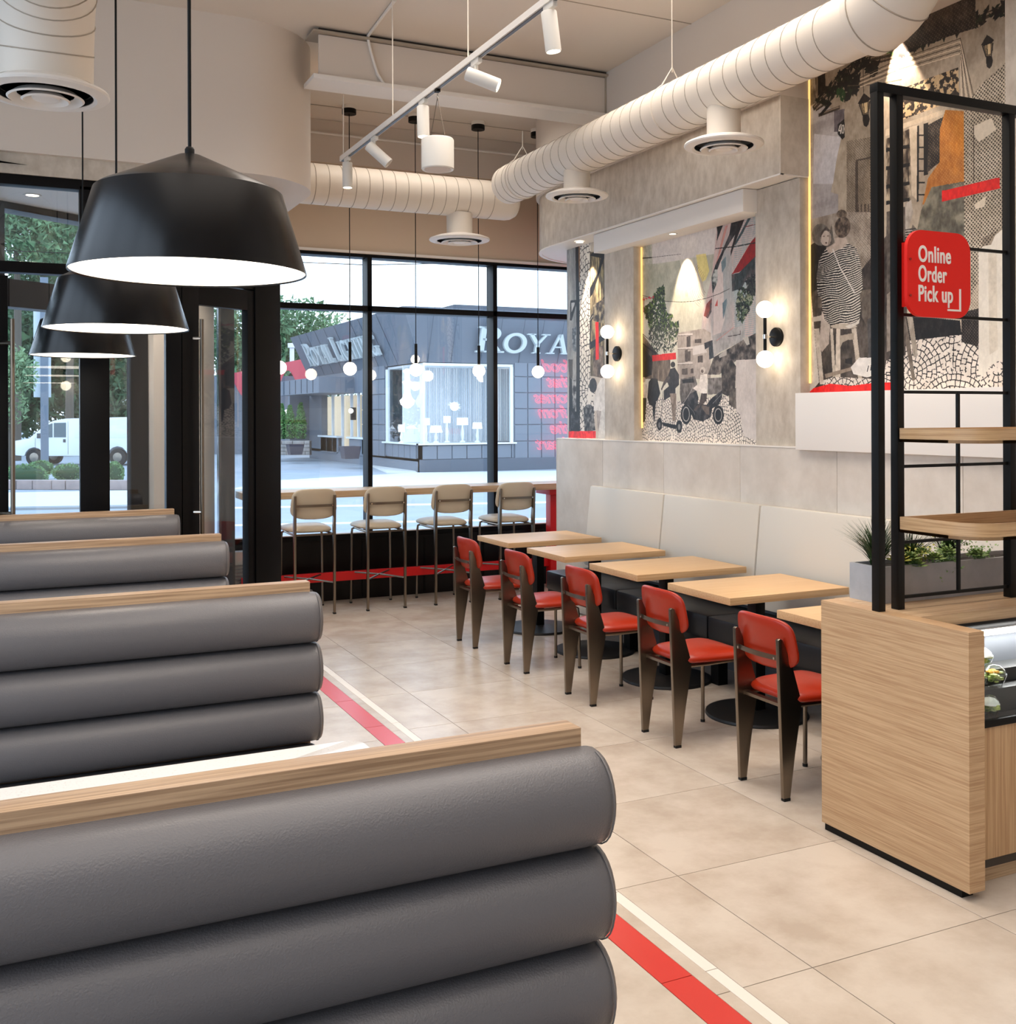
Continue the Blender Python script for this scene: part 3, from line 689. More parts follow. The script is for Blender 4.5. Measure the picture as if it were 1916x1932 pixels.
# --- track lighting
t = thing('lighting_track', 'long white lighting track hung under the ceiling', 'track', (2.28, 5.2, 3.60))
B().box(2.262, 2.298, 0.6, 7.70, 3.605, 3.640).obj('track', TRIM, t)
B().box(2.271, 2.289, 0.6, 7.69, 3.600, 3.606).obj('slot', mat('track_slot', (90, 90, 92), .4), t)
for y in (7.66, 6.55, 5.31, 3.4): B().cyl((2.28, y, 3.64), (2.28, y, CZ), .004, 8).obj('hanger_rod', DUCT, t)
SPW = mat('white_spot_body', (226, 222, 214), .4); SPL = mat('spot_lens', (255, 250, 240), .4, emit=(255, 240, 214), es=9)
def track_spot(y, tilt, label, lit=True):
    t = thing('track_spotlight', label, 'spotlight', (2.28, y, 3.60), group='white spotlights on the ceiling track')
    b = B().box(2.268, 2.292, y - .05, y + .05, 3.575, 3.604, .003); b.cyl((2.28, y, 3.50), (2.28, y, 3.58), .010, 10); b.obj('adapter', SPW, t)
    d = Vector(tilt).normalized(); p = Vector((2.28, y, 3.51)) 
    q = p - d * .055
    b = B().lathe([(0, 0), (.035, 0), (.037, .004), (.037, .185), (.033, .185), (.030, .17), (0, .17)], q, 28, d); b.obj('body', SPW, t)
    if lit: B().lathe([(0, .172), (.031, .172), (.031, .176), (0, .176)], q, 24, d).obj('lens', SPL, t)
    return q + d * .19, d
SP = [track_spot(7.563, (0, -.03, -1), 'farthest upright track spotlight, at the end of the track'), track_spot(6.93, (.75, -.35, -.75), 'tilted track spotlight pointing away, second from the far end', False),
      track_spot(6.0, (0, -.05, -1), 'upright track spotlight in the middle, beside the hanging speaker'), track_spot(5.2, (.85, -.50, -.42), 'track spotlight tilted sideways showing its bright face'),
      track_spot(4.35, (.12, -.03, -1), 'nearest upright track spotlight, at the top of the picture')]
for i, (p, d) in enumerate(SP):
    if i != 1: spot('track_beam', p, p + d, 22, 60, WARM, .6)
t = thing('hanging_speaker', 'white cylindrical speaker hanging on two cables from the track', 'speaker', (2.28, 5.76, 3.14))
B().lathe([(0, .0), (.082, .0), (.09, -.002), (.095, .004), (.095, .17), (.09, .178), (0, .178)], (2.28, 5.763, 3.135), 40).obj('body', SPW, t)
B().lathe([(0, -.001), (.078, -.001), (.078, .002), (0, .002)], (2.28, 5.763, 3.134), 36).obj('grille', mat('speaker_grille', (212, 200, 190), .7), t)
b = B()
for s in (-1, 1): b.cyl((2.28 + s * .028, 5.763 - s * .05, 3.31), (2.28, 5.763, 3.555), .0022, 6)
b.obj('cable', STEELD, t); B().box(2.268, 2.292, 5.745, 5.78, 3.585, 3.606).obj('hook', BLK, t)
b = B()
for k in range(3): b.tube([(2.28 + .007 * math.cos(a) * (k % 2), 5.763 + .007 * math.cos(a) * ((k + 1) % 2), 3.565 - .014 * k + .009 * math.sin(a) + .01) for a in [2 * PI * q / 10 for q in range(10)]], .0015, 4, closed=True)
b.obj('chain', CHROME, t)

# --- recessed downlights (soffits over the murals, porch ceiling)
def downlight(p, r, label, aim=None, power=0, angle=60):
    t = thing('recessed_downlight', label, 'light', p, group='small recessed downlights')
    B().lathe([(r * .72, -.003), (r, -.003), (r, .002), (r * .72, .002)], p, 28, cap=False).obj('trim_ring', TRIM, t)
    B().lathe([(0, -.001), (r * .72, -.001), (r * .72, .002), (0, .002)], p, 28).obj('lens', SPL, t)
    if power: spot('downlight_beam', (p[0], p[1], p[2] - .02), aim, power, angle, WARM, .35, .012)
p = un(1093, 457, 2, 3.193); downlight((p.x, p.y, 3.193), .045, 'recessed downlight in the rounded soffit over the narrow mural', (XM + .03, p.y, 2.35), 110, 46)
p = un(1305, 444, 2, 3.045); downlight((4.47, p.y, 3.044), .035, 'recessed downlight under the light box over the street mural', (XM + .03, p.y, 2.3), 75, 50)
p = un(1682, 52, 2, 3.898); downlight((p.x, p.y, 3.898), .05, 'recessed downlight in the soffit over the tall mural', (XM + .03, p.y - .1, 3.0), 150, 52)
p = un(61, 368, 2, 3.25); downlight((p.x, p.y, 3.249), .06, 'recessed downlight in the porch ceiling behind the glass', (p.x, p.y, 0), 60, 120)
downlight((1.1, 8.7, 3.249), .06, 'extra downlight added in the porch ceiling to brighten the pale pier', (1.1, 8.9, 0), 60, 120)  # second porch downlight, added to light the pier
# ================================================================ OAK COUNTER, DISPLAY, SHELVES
ZC = .94
t = thing('display_counter', 'oak counter with a chilled salad display at the right edge', 'counter', (3.6, 3.0, 0))
b = B().poly([(2.66, .03), (2.66, .90), (2.66, ZC), (3.40, ZC), (3.40, .03)], 0, 3.028, 3.104); b.obj('end_panel', OAKY, t, smooth=0)
B().box(3.036, 3.09, 2.70, 3.39, 0, .03).obj('plinth', BLK, t)
B().box(3.104, 4.44, 2.95, 3.41, .895, ZC, .001).obj('worktop', OAKX, t)
B().box(3.104, 4.44, 2.965, 3.40, .0, .10).obj('plinth', BLK, t)
B().box(3.110, 4.44, 2.72, 2.745, .10, .575, .001).obj('front_panel', OAKZ, t)
B().box(3.104, 4.44, 2.735, 2.96, .062, .10).obj('toe_gap', mat('bronze_strip', (58, 48, 40), .5), t)
B().box(3.104, 4.44, 2.76, 2.80, .0, .062).obj('toe_board', OAKX, t)
B().box(3.104, 4.44, 2.955, 3.40, .10, .86).obj('cabinet', BLK, t)
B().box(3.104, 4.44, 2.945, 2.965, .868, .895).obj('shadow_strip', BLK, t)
# display well
well = mat('well_steel', (84, 88, 94), .45, .3)
B().box(3.104, 4.44, 2.745, 2.95, .585, .595).obj('well_floor', mat('dark_deck', (36, 38, 38), .4), t)
b = B().quad((3.108, 2.94, .60), (4.44, 2.94, .60), (4.44, 2.945, .868), (3.108, 2.945, .868)); b.obj('well_back', well, t, smooth=0)
B().box(3.108, 4.44, 2.925, 2.945, .845, .868).obj('air_grille', mat('grille_white', (222, 224, 224), .4), t)
for z in (.835, .80, .765): 
    for i in range(26): B().box(3.12 + i * .035, 3.145 + i * .035, 2.936, 2.9385, z, z + .003).obj('vent_slot', BLK, t) if i < 8 else None
for nm, q in (('glass_frame', (3.112, 4.44, 2.712, 2.728, .575, .602)), ('glass_frame', (3.112, 3.134, 2.712, 2.728, .575, .712))): B().box(*q, .003).obj(nm, BLK, t)
B().box(3.134, 4.44, 2.717, 2.722, .60, .722).obj('front_glass', GLASS2, t, smooth=0)
area('display_case_light', (3.7, 2.90, .86), (1.1, .04), 9, (1, .98, .94), (math.radians(30), 0, 0))
CLEAR = glass('clear_plastic', (.93, .96, .94), 2.4)
GRN = mat('salad_green', (120, 152, 60), .5, noise=(60, (196, 206, 130), (1, 1, 1), .4, .6)); TOM = mat('tomato_red', (186, 44, 24), .35); ONI = mat('onion_white', (226, 214, 214), .4); YOL = mat('egg_yellow', (236, 176, 60), .5)
LID = mat('frosted_white_lid', (236, 242, 238), .25)
def bowl(x, y, z, r, kind, label):
    t = thing('salad_bowl', label, 'salad', (x, y, z), group='clear salad bowls in the chilled display')
    B().lathe([(0, .070), (r * .55, .068), (r * .86, .058), (r * 1.0, .050), (r * 1.0, .047), (0, .066)], (x, y, z), 24, cap=False).obj('lid', LID, t) if kind == 'o' else None
    B().lathe([(r * .62, 0), (r * .7, .004), (r, .040), (r * 1.04, .044), (r * 1.04, .048), (r * .96, .048), (r * .9, .062), (r * .5, .078), (0, .082)], (x, y, z), 28, cap=False).obj('plastic_shell', CLEAR, t)
    b = B(); rr = random.Random(int(x * 997 + y * 131))
    for i in range(26):
        a = rr.random() * 6.28; q = r * .75 * math.sqrt(rr.random()); b.sph((x + q * math.cos(a), y + q * math.sin(a), z + .02 + .03 * rr.random()), .008 + .010 * rr.random(), 6, .5)
    b.obj('leaves', GRN, t, kind='stuff')
    b = B()
    for i in range(7):
        a = rr.random() * 6.28; q = r * .5 * math.sqrt(rr.random()); b.sph((x + q * math.cos(a), y + q * math.sin(a), z + .055), .011, 8, .6)
    b.obj('topping', {'t': TOM, 'o': ONI, 'e': YOL}[kind], t, kind='stuff')
for x, y, z, r, k, l in ((3.235, 2.818, .686, .044, 't', 'clear salad bowl with red topping at the display corner'), (3.335, 2.816, .686, .044, 'e', 'clear salad bowl with egg topping behind the front glass'),
                         (3.245, 2.893, .736, .048, 'o', 'clear pale salad bowl in the back left of the display'), (3.35, 2.893, .736, .048, 'o', 'clear pale salad bowl in the back right of the display'),
                         (3.245, 2.757, .596, .034, 'o', 'lower salad bowl seen through the display glass')):
    bowl(x, y, z, r, k, l)

# black frame with shelves
t = thing('shelf_frame', 'tall black metal frame with wire grid standing on the oak counter', 'shelf', (3.45, 3.11, ZC))
BF = mat('black_frame_satin', (9, 8, 7), .42, spec=.25)
for x in (3.038, 3.138, 3.762, 3.862): B().box(x, x + .034, 3.09, 3.128, ZC, 2.95, .002).obj('post', BF, t)
B().box(3.038, 3.896, 3.088, 3.130, 2.945, 2.982, .002).obj('top_bar', BF, t)
for z in (2.373, 2.092, 1.789, 1.497, 1.20, .985): B().box(3.172, 3.762, 3.103, 3.115, z - .006, z + .006).obj('crossbar', BF, t)
B().box(3.474, 3.486, 3.101, 3.113, .985, 1.789).obj('upright', BF, t)
def tray(z0, z1, label):
    x0, x1, y0, y1, r = 3.142, 4.25, 2.72, 3.085, .13
    out = [(x0, y1)] + [(x0 + r - r * math.cos(a), y0 + r - r * math.sin(a)) for a in [i * PI / 2 / 10 for i in range(11)]] + [(x1, y0), (x1, y1)]
    th = .014; inn = [(x0 + th, y1 - th)] + [(x0 + r - (r - th) * math.cos(a), y0 + r - (r - th) * math.sin(a)) for a in [i * PI / 2 / 10 for i in range(11)]] + [(x1 - th, y0 + th), (x1 - th, y1 - th)]
    s = thing('wooden_tray_shelf', label, 'shelf', ((x0 + x1) / 2, (y0 + y1) / 2, z0), group='rounded oak tray shelves')
    B().prism(out, z0, z0 + .012).obj('base', OAKT, s)
    b = B(); n = len(out)
    vo = [[b.bm.verts.new((p[0], p[1], z)) for p in out] for z in (z0, z1)]; vi = [[b.bm.verts.new((p[0], p[1], z)) for p in inn] for z in (z0 + .012, z1)]
    for i in range(n):
        j = (i + 1) % n
        b.bm.faces.new((vo[0][i], vo[0][j], vo[1][j], vo[1][i])); b.bm.faces.new((vo[1][i], vo[1][j], vi[1][j], vi[1][i])); b.bm.faces.new((vi[1][i], vi[1][j], vi[0][j], vi[0][i])); b.bm.faces.new((vi[0][i], vi[0][j], vo[0][j], vo[0][i]))
    bmesh.ops.recalc_face_normals(b.bm, faces=b.bm.faces[:]); b.obj('rim', OAKT, s)
B().box(3.108, 4.44, 2.852, 2.945, .595, .735, .003).obj('riser', mat('dark_deck', (36, 38, 38), .4), [o for o in COL.objects if o.name == 'display_counter'][0]); B().box(3.108, 4.44, 2.787, 2.851, .595, .685, .003).obj('riser', mat('dark_deck', (36, 38, 38), .4), [o for o in COL.objects if o.name == 'display_counter'][0])
tray(1.594, 1.648, 'upper rounded oak tray shelf fixed to the black frame'); tray(1.243, 1.304, 'lower rounded oak tray shelf fixed to the black frame')

# red pick up sign
t = thing('pickup_sign', 'red rounded sign reading Online Order Pick up on the black frame', 'sign', (3.255, 3.06, 2.05))
SIGNR = mat('sign_red', (238, 20, 0), .6, emit=(232, 24, 6), es=.0)
xc, zc2, w2, h2 = 3.308, 2.248, .338, .336
B().loft(rrect(w2, h2, .075, 8), [(0, -.008), (1, -.008), (1, .008), (0, .008)], lambda a, c, h: (xc + a, 3.048 + h, zc2 + c)).obj('plate', SIGNR, t)
B().box(xc - w2 / 2 + .022, xc - w2 / 2 + .036, 3.056, 3.10, 2.12, 2.37).obj('bracket', SIGNR, t)
for z in (2.16, 2.30): B().lathe([(0, 0), (.005, 0), (.005, .003), (0, .003)], (xc - w2 / 2 + .014, 3.039, z), 10, (0, -1, 0)).obj('screw', mat('screw_red', (150, 20, 10), .4), t)
SW = mat('sign_white', (250, 244, 236), .5)
for i_, (wd, wid) in enumerate((('Online', .172), ('Order', .150), ('Pick up', .182))):
    o = text_mesh('lettering', wd, .088, SW, t, lambda u, v, w_: (u, -w_, v), .0012, .0018, space=1.08)
    us = [v.co.x for v in o.data.vertices]; u0, u1 = min(us), max(us)
    for v in o.data.vertices: v.co.x = (v.co.x - u0) * wid / (u1 - u0) + 3.196 - t.location.x; v.co.y += 3.0385; v.co.z += 2.294 - .0765 * i_
b = B().box(3.414, 3.421, 3.036, 3.041, 2.114, 2.196); b.box(3.350, 3.421, 3.036, 3.041, 2.107, 2.114); b.obj('corner_mark', SW, t)

# planter with grass and succulents
t = thing('planter_box', 'long grey concrete planter box on the oak counter', 'planter', (3.6, 3.28, ZC))
PC = mat('planter_concrete', (176, 176, 178), .6, noise=(7, (160, 160, 162), (1, 1, 1), .3, .6))
b = B(); x0, x1, y0, y1 = 3.172, 4.35, 3.215, 3.39
for q in ((x0, x1, y0, y0 + .012), (x0, x1, y1 - .012, y1), (x0, x0 + .012, y0 + .012, y1 - .012), (x1 - .012, x1, y0 + .012, y1 - .012)): b.box(*q, ZC, 1.088)
b.obj('box', PC, t); B().box(x0 + .012, x1 - .012, y0 + .012, y1 - .012, ZC, 1.07).obj('soil', mat('dark_soil', (30, 24, 18), .9), t)
def leaf_mat(n, a, b_): return mat(n, a, .45, noise=(20, b_, (1, 1, 1), .35, .65))
GR = leaf_mat('grass_blade_green', (56, 84, 36), (24, 44, 20)); SU = leaf_mat('succulent_green', (158, 178, 100), (104, 136, 78)); TR = leaf_mat('trailing_green', (146, 176, 100), (88, 124, 66)); YE = leaf_mat('yellow_succulent', (214, 204, 96), (150, 156, 60))
def grass(x, y, z, n, h, spread, label):
    rr = random.Random(n + int(x * 100)); b = B()
    for i in range(n):
        a = rr.random() * 2 * PI; l = h * (.55 + .45 * rr.random()); s = spread * rr.random() ** .7; wd = .0042
        base = Vector((x + .03 * (rr.random() - .5), y + .03 * (rr.random() - .5), z)); d = Vector((math.cos(a), math.sin(a), 0)); sd = Vector((-d.y, d.x, 0)) * wd
        pr = None
        for k in range(5):
            u = k / 4; p = base + d * (s * l * u ** 1.6) + Vector((0, 0, l * (u - .28 * s * u * u))); q = sd * (1 - u * .92)
            cur = (b.bm.verts.new(p - q), b.bm.verts.new(p + q))
            if pr: b.bm.faces.new((pr[0], pr[1], cur[1], cur[0]))
            pr = cur
    o = b.obj('grass_plant', GR); tag(o, label, 'plant'); return o
def rosette(x, y, z, r, m, label):
    b = B()
    for ring, (n, k, up) in enumerate(((9, 1, .25), (8, .75, .6), (6, .5, 1.0), (4, .28, 1.5))):
        for i in range(n):
            a = 2 * PI * i / n + ring * .4; d = Vector((math.cos(a), math.sin(a), 0)); s = Vector((-d.y, d.x, 0)); L = r * k; W = r * .26
            c = Vector((x, y, z + .006 * ring)); tip = c + d * L + Vector((0, 0, L * up * .6)); mid = c + d * L * .6 + Vector((0, 0, L * up * .2))
            vs = [b.bm.verts.new(v) for v in (c, mid - s * W, tip, mid + s * W, mid + Vector((0, 0, .006)))]
            for f in ((0, 1, 4), (1, 2, 4), (2, 3, 4), (3, 0, 4)): b.bm.faces.new([vs[j] for j in f])
    return tag(b.obj('succulent', m), label, 'plant')
def sprig(x, y, z, n, r, m, label, droop=0.):
    rr = random.Random(int(x * 1000)); b = B()
    for i in range(n):
        a = rr.random() * 6.28; l = r * (.5 + .5 * rr.random()); e = Vector((math.cos(a) * l * .7, math.sin(a) * l * .5, l * (.9 - droop * rr.random() * 1.8)))
        for k in range(1, 6):
            c = Vector((x, y, z)) + e * (k / 5) ; q = Vector((rr.random() - .5, rr.random() - .5, rr.random() - .2)).normalized() * .011; s = q.orthogonal().normalized() * .006
            vs = [b.bm.verts.new(v) for v in (c, c + q * .5 + s, c + q, c + q * .5 - s)]; b.bm.faces.new(vs)
    return tag(b.obj('leafy_plant', m), label, 'plant')
grass(3.235, 3.30, 1.065, 330, .235, .95, 'large dark spiky grass plant at the left end of the planter')
grass(3.43, 3.31, 1.065, 200, .18, .9, 'spiky grass plant in the planter behind the lower shelf')
grass(3.66, 3.33, 1.065, 190, .21, .8, 'grass tuft showing above the lower shelf at right')
rosette(3.29, 3.235, 1.105, .06, YE, 'yellow green succulent between the two left frame posts')
rosette(3.345, 3.235, 1.11, .052, SU, 'pale green rosette succulent right of the second post')
rosette(3.375, 3.225, 1.078, .05, SU, 'small green rosette succulent at the planter rim')
rosette(3.48, 3.23, 1.10, .052, SU, 'green rosette succulent in the middle of the planter')
rosette(3.73, 3.235, 1.10, .052, SU, 'green rosette succulent near the right frame post')
sprig(3.53, 3.25, 1.09, 60, .12, TR, 'trailing plant hanging over the middle of the planter', .9)
sprig(3.62, 3.26, 1.08, 60, .14, TR, 'leafy trailing plant left of the right frame post', .6)
sprig(3.77, 3.25, 1.08, 60, .13, TR, 'small leafy plant at the right frame post', .4)

for q_, l_ in (((3.565, 3.24, 1.12, .05), 'green rosette behind the thin upright bar'), ((3.42, 3.24, 1.125, .045), 'small pale rosette between grass tufts')): rosette(*q_, SU, l_)
sprig(3.40, 3.25, 1.09, 60, .12, YE, 'yellow green leafy plant just right of the second post', .5)
# neon words on the alcove wall, seen only as a reflection in the window
t = thing('neon_sign', 'red lit words food that comes from the heart, mirrored in the window', 'sign', (5.75, Y_END + .03, 1.7))
NE = mat('neon_red', (255, 60, 70), .5, emit=(255, 26, 44), es=8)
V_ = 2 * 9.688 - (Y_END + .03)
for wd, pl, py in (('food', 1022, 693), ('that', 1022, 722), ('comes', 1003, 752), ('from', 1015, 780), ('the', 1034, 810), ('heart', 1002, 840)):
    q = un(pl, py, 1, V_); n = len(wd); adv = .098 if wd != 'comes' else .110
    x_right = q.x + n * adv
    text_mesh('word', wd, .20, NE, t, lambda u, v, w_, X0=x_right, z0=q.z, k=adv * n: (X0 - u * 1.0, Y_END + .03 + w_, z0 - .05 + v), shear=.4, outline=.0038, space=.95)
# ================================================================ PRINTED MURALS (painted here, polygon by polygon, on numpy canvases)
def vnoise(h, w_, cell, seed, octv=4, st=(1, 1)):
    r = np.random.default_rng(seed); out = np.zeros((h, w_)); amp = 1.0; tot = 0
    for o in range(octv):
        cy, cx = max(1.5, cell * st[0] / 2 ** o), max(1.5, cell * st[1] / 2 ** o); gh, gw = int(h / cy) + 3, int(w_ / cx) + 3
        g = r.random((gh, gw)); y = np.arange(h) / cy; x = np.arange(w_) / cx; yi = y.astype(int); xi = x.astype(int)
        fy = (y - yi)[:, None]; fx = (x - xi)[None]; fy = fy * fy * (3 - 2 * fy); fx = fx * fx * (3 - 2 * fx)
        a = g[yi][:, xi]; b = g[yi][:, xi + 1]; c = g[yi + 1][:, xi]; d = g[yi + 1][:, xi + 1]
        out += amp * ((a * (1 - fx) + b * fx) * (1 - fy) + (c * (1 - fx) + d * fx) * fy); tot += amp; amp *= .55
    return out / tot
class Canvas:
    def __init__(s, nm, ppm, bg):
        s.nm = nm; s.y0, s.y1, s.z0, s.z1 = MURAL[nm]; s.k = ppm; s.w = int((s.y1 - s.y0) * ppm); s.h = int((s.z1 - s.z0) * ppm)
        s.im = np.ones((s.h, s.w, 3)) * np.array(bg, float); s.zm = (0, 0, 1)
    def zoom(s, ox, oy, sc_): s.zm = (ox, oy, sc_)
    def P(s, p):                                      # photo measurement -> canvas (col, row); u runs towards smaller y (to the right as seen)
        q = un(s.zm[0] + p[0] / s.zm[2], s.zm[1] + p[1] / s.zm[2], 0, XM - .004); return ((s.y1 - q.y) * s.k, (s.z1 - q.z) * s.k)
    def mask(s, pts):
        pts = np.array(pts); x0, y0 = np.floor(pts.min(0)).astype(int); x1, y1 = np.ceil(pts.max(0)).astype(int) + 1
        x0, y0 = max(x0, 0), max(y0, 0); x1, y1 = min(x1, s.w), min(y1, s.h)
        if x1 <= x0 or y1 <= y0: return None
        X, Y = np.meshgrid(np.arange(x0, x1) + .5, np.arange(y0, y1) + .5); m = np.zeros(X.shape, bool); n = len(pts)
        for i in range(n):
            (ax, ay), (bx, by) = pts[i], pts[(i + 1) % n]
            if ay == by: continue
            c = ((ay > Y) != (by > Y)) & (X < (bx - ax) * (Y - ay) / (by - ay) + ax); m ^= c
        return m, (slice(y0, y1), slice(x0, x1))
    def fill(s, r, col, al=1.0, nz=0, cell=14, col2=None, seed=1, st=(1, 1), thr=None):
        if r is None: return
        m, sl = r; h, w_ = m.shape; c = np.ones((h, w_, 3)) * np.array(col, float)
        if nz or col2 is not None:
            v = vnoise(h, w_, cell, seed, 4, st)
            if thr is not None: v = (v > thr).astype(float)
            else: v = np.clip((v - .5) * 2.6 + .5, 0, 1)
            c = c * (1 - v[..., None]) + np.array(col2, float) * v[..., None] if col2 is not None else c + (v[..., None] - .5) * nz
        a = (m * al)[..., None]; s.im[sl] = s.im[sl] * (1 - a) + c * a
    def poly(s, pts, col, **k): s.fill(s.mask([s.P(p) for p in pts]), col, **k)
    def line(s, pts, wd, col, al=1.0):
        q = [np.array(s.P(p)) for p in pts]; wd = wd / s.zm[2] * s.k / 262
        for a, b in zip(q, q[1:]):
            d = b - a; L = np.hypot(*d)
            if L < 1e-6: continue
            n = np.array([-d[1], d[0]]) / L * wd / 2; e = d / L * wd * .3; s.fill(s.mask([a - n - e, a + n - e, b + n + e, b - n + e]), col, al)
    def ell(s, c, rx, ry, col, rot=0, **k):
        pts = []
        for i in range(28):
            t = 2 * PI * i / 28; x, y = rx * math.cos(t), ry * math.sin(t); pts.append((c[0] + x * math.cos(rot) - y * math.sin(rot), c[1] + x * math.sin(rot) + y * math.cos(rot)))
        s.poly(pts, col, **k)
    def ring(s, c, rx, ry, wd, col, a0=0, a1=360, al=1.0):
        s.line([(c[0] + rx * math.cos(math.radians(a)), c[1] + ry * math.sin(math.radians(a))) for a in np.linspace(a0, a1, 25)], wd, col, al)
    def cobble(s, pts, size=.055, ground=(222, 206, 190), ink=(46, 40, 38), seed=3):
        r = s.mask([s.P(p) for p in pts])
        if r is None: return
        m, sl = r; Y, X = np.mgrid[sl[0], sl[1]].astype(float); S = size * s.k; W_ = S * 17.0
        n1 = vnoise(s.h, s.w, S * 1.2, seed, 2)[sl] - .5; n2 = vnoise(s.h, s.w, S * 1.2, seed + 1, 2)[sl] - .5
        X = X + n1 * S * .3; Y = Y + n2 * S * .3
        R_ = W_ * .5; row = np.floor(Y / R_); par = (row + 1) % 2; off = np.where(par == 0, 0, R_); cx = np.round((X - off) / W_) * W_ + off; cy = (row + 1) * R_
        dA = np.hypot(X - cx, Y - cy); off2 = R_ - off; cx2 = np.round((X - off2) / W_) * W_ + off2; inA = dA < R_
        bx = np.where(inA, X - cx, X - cx2); by = np.where(inA, Y - cy, Y - row * R_); best = np.hypot(bx, by)
        rad = best / S; ring_ = np.floor(rad); fr = rad - ring_; ang = np.arctan2(by, bx) * (ring_ + .8) * 1.0 + ring_ * 2.4; fa = ang - np.floor(ang)
        ln = (fr < .15) | ((fa < .16) & (rad > .6))
        tone = vnoise(s.h, s.w, S * 2, seed + 5, 3)[sl]; c = np.ones(X.shape + (3,)) * np.array(ground, float) + (tone[..., None] - .5) * 26
        miss = vnoise(s.h, s.w, S * .7, seed + 9, 2)[sl] > .66
        c[ln & ~miss] = ink; mm = m[..., None]; s.im[sl] = np.where(mm, c, s.im[sl])
    def dots(s, pts, step, r0, col):
        r = s.mask([s.P(p) for p in pts])
        if r is None: return
        m, sl = r; Y, X = np.mgrid[sl[0], sl[1]].astype(float); u = (X + Y) / step; v = (X - Y) / step
        d = np.hypot(u - np.round(u), v - np.round(v)); s.im[sl] = np.where((m & (d < r0))[..., None], np.array(col, float), s.im[sl])
    def leaves(s, pts, n, size, cols, seed):
        r = s.mask([s.P(p) for p in pts])
        if r is None: return
        m, sl = r; rr = np.random.default_rng(seed); ys, xs = np.nonzero(m)
        for i in rr.integers(0, len(ys), n):
            x, y = xs[i] + sl[1].start, ys[i] + sl[0].start; a = rr.random() * 6.28; L = size * s.k * (.6 + .8 * rr.random()); W_ = L * .45
            d = np.array([math.cos(a), math.sin(a)]); q = np.array([-d[1], d[0]]); c = np.array([x, y], float)
            s.fill(s.mask([c - d * L, c - q * W_, c + d * L, c + q * W_]), cols[int(rr.integers(0, len(cols)))])
    def finish(s):
        im = np.clip(s.im, 0, 255) / 255.0; g = vnoise(s.h, s.w, 3, 99, 2)[..., None] - .5; g2 = vnoise(s.h, s.w, 7, 98, 3, (1.6, .8))[..., None] - .5; im = np.clip(im + g * .03 + g2 * .22 * np.clip(1.15 - im.mean(2, keepdims=True), 0, 1) ** 1.2, 0, 1)
        im = np.clip((im - .5) * 1.22 + .455, 0, 1); gy = im.mean(2, keepdims=True); im = gy + (im - gy) * np.where(np.abs(im - gy).max(2, keepdims=True) > .14, 1.0, .72); px = np.ones((s.h, s.w, 4), np.float32); px[..., :3] = im[::-1]
        I = bpy.data.images.new('mural_print_' + s.nm, s.w, s.h); I.pixels.foreach_set(px.ravel()); I.update(); I.pack()
        m = bpy.data.materials.new('mural_' + s.nm); m.use_nodes = True; n = m.node_tree; p = n.nodes['Principled BSDF']; p.inputs['Roughness'].default_value = .5
        t = n.nodes.new('ShaderNodeTexImage'); t.image = I; t.extension = 'EXTEND'; n.links.new(t.outputs[0], p.inputs['Base Color'])
        me = bpy.data.meshes.new('mural'); x = XM - .004
        V = [(x, s.y1, s.z0), (x, s.y0, s.z0), (x, s.y0, s.z1), (x, s.y1, s.z1), (XM, s.y1, s.z0), (XM, s.y0, s.z0), (XM, s.y0, s.z1), (XM, s.y1, s.z1)]
        V = [tuple(a - b for a, b in zip(v, wro.location)) for v in V]
        me.from_pydata(V, [], [(0, 1, 2, 3)[::-1], (4, 7, 6, 5)[::-1], (0, 4, 5, 1)[::-1], (3, 2, 6, 7)[::-1], (0, 3, 7, 4)[::-1], (1, 5, 6, 2)[::-1]]); uv = me.uv_layers.new(name='uv')
        cu = {0: (0, 0), 1: (1, 0), 2: (1, 1), 3: (0, 1), 4: (0, 0), 5: (1, 0), 6: (1, 1), 7: (0, 1)}
        for l in me.loops: uv.data[l.index].uv = cu[l.vertex_index]
        me.materials.append(m); o = bpy.data.objects.new('mural', me); COL.objects.link(o); o.parent = wro; return o

RED = (214, 40, 34); K = (30, 26, 25); DK = (58, 50, 46)
# ---- narrow mural (a)
c = Canvas('a', 360, (196, 182, 164)); c.zoom(1060, 420, 4.493)
c.poly([(40, 150), (130, 150), (130, 1850), (40, 1850)], (190, 186, 178), col2=(150, 150, 146), cell=60, st=(3, .4), seed=4)
c.cobble([(140, 120), (240, 120), (240, 1850), (140, 1850)], .05, (222, 212, 196), (70, 62, 56))
c.poly([(112, 150), (138, 150), (150, 900), (152, 1840), (118, 1840), (122, 900)], K)
c.poly([(138, 150), (150, 150), (152, 500), (142, 500)], (140, 110, 80))
c.poly([(70, 660), (120, 655), (118, 700), (82, 830), (66, 828)], (70, 64, 60)); c.poly([(78, 680), (108, 676), (104, 700), (80, 760)], (200, 196, 190))
c.poly([(84, 900), (120, 880), (120, 1100), (90, 1080)], (90, 98, 104), col2=(170, 176, 178), cell=12, seed=8)
c.poly([(52, 1160), (90, 1160), (88, 1330), (60, 1300)], (92, 84, 76)); c.poly([(60, 1300), (84, 1330), (92, 1600), (70, 1840), (58, 1840)], K)
c.poly([(85, 1340), (118, 1330), (120, 1700), (90, 1640)], (60, 58, 60), col2=(180, 178, 174), cell=14, seed=9)
c.poly([(60, 1600), (150, 1600), (152, 1770), (60, 1770)], K, col2=(90, 90, 92), cell=16, seed=11)
c.poly([(234, 250), (360, 240), (360, 1300), (240, 1300)], (176, 160, 120), col2=(94, 82, 60), cell=16, st=(2.4, .5), seed=5)
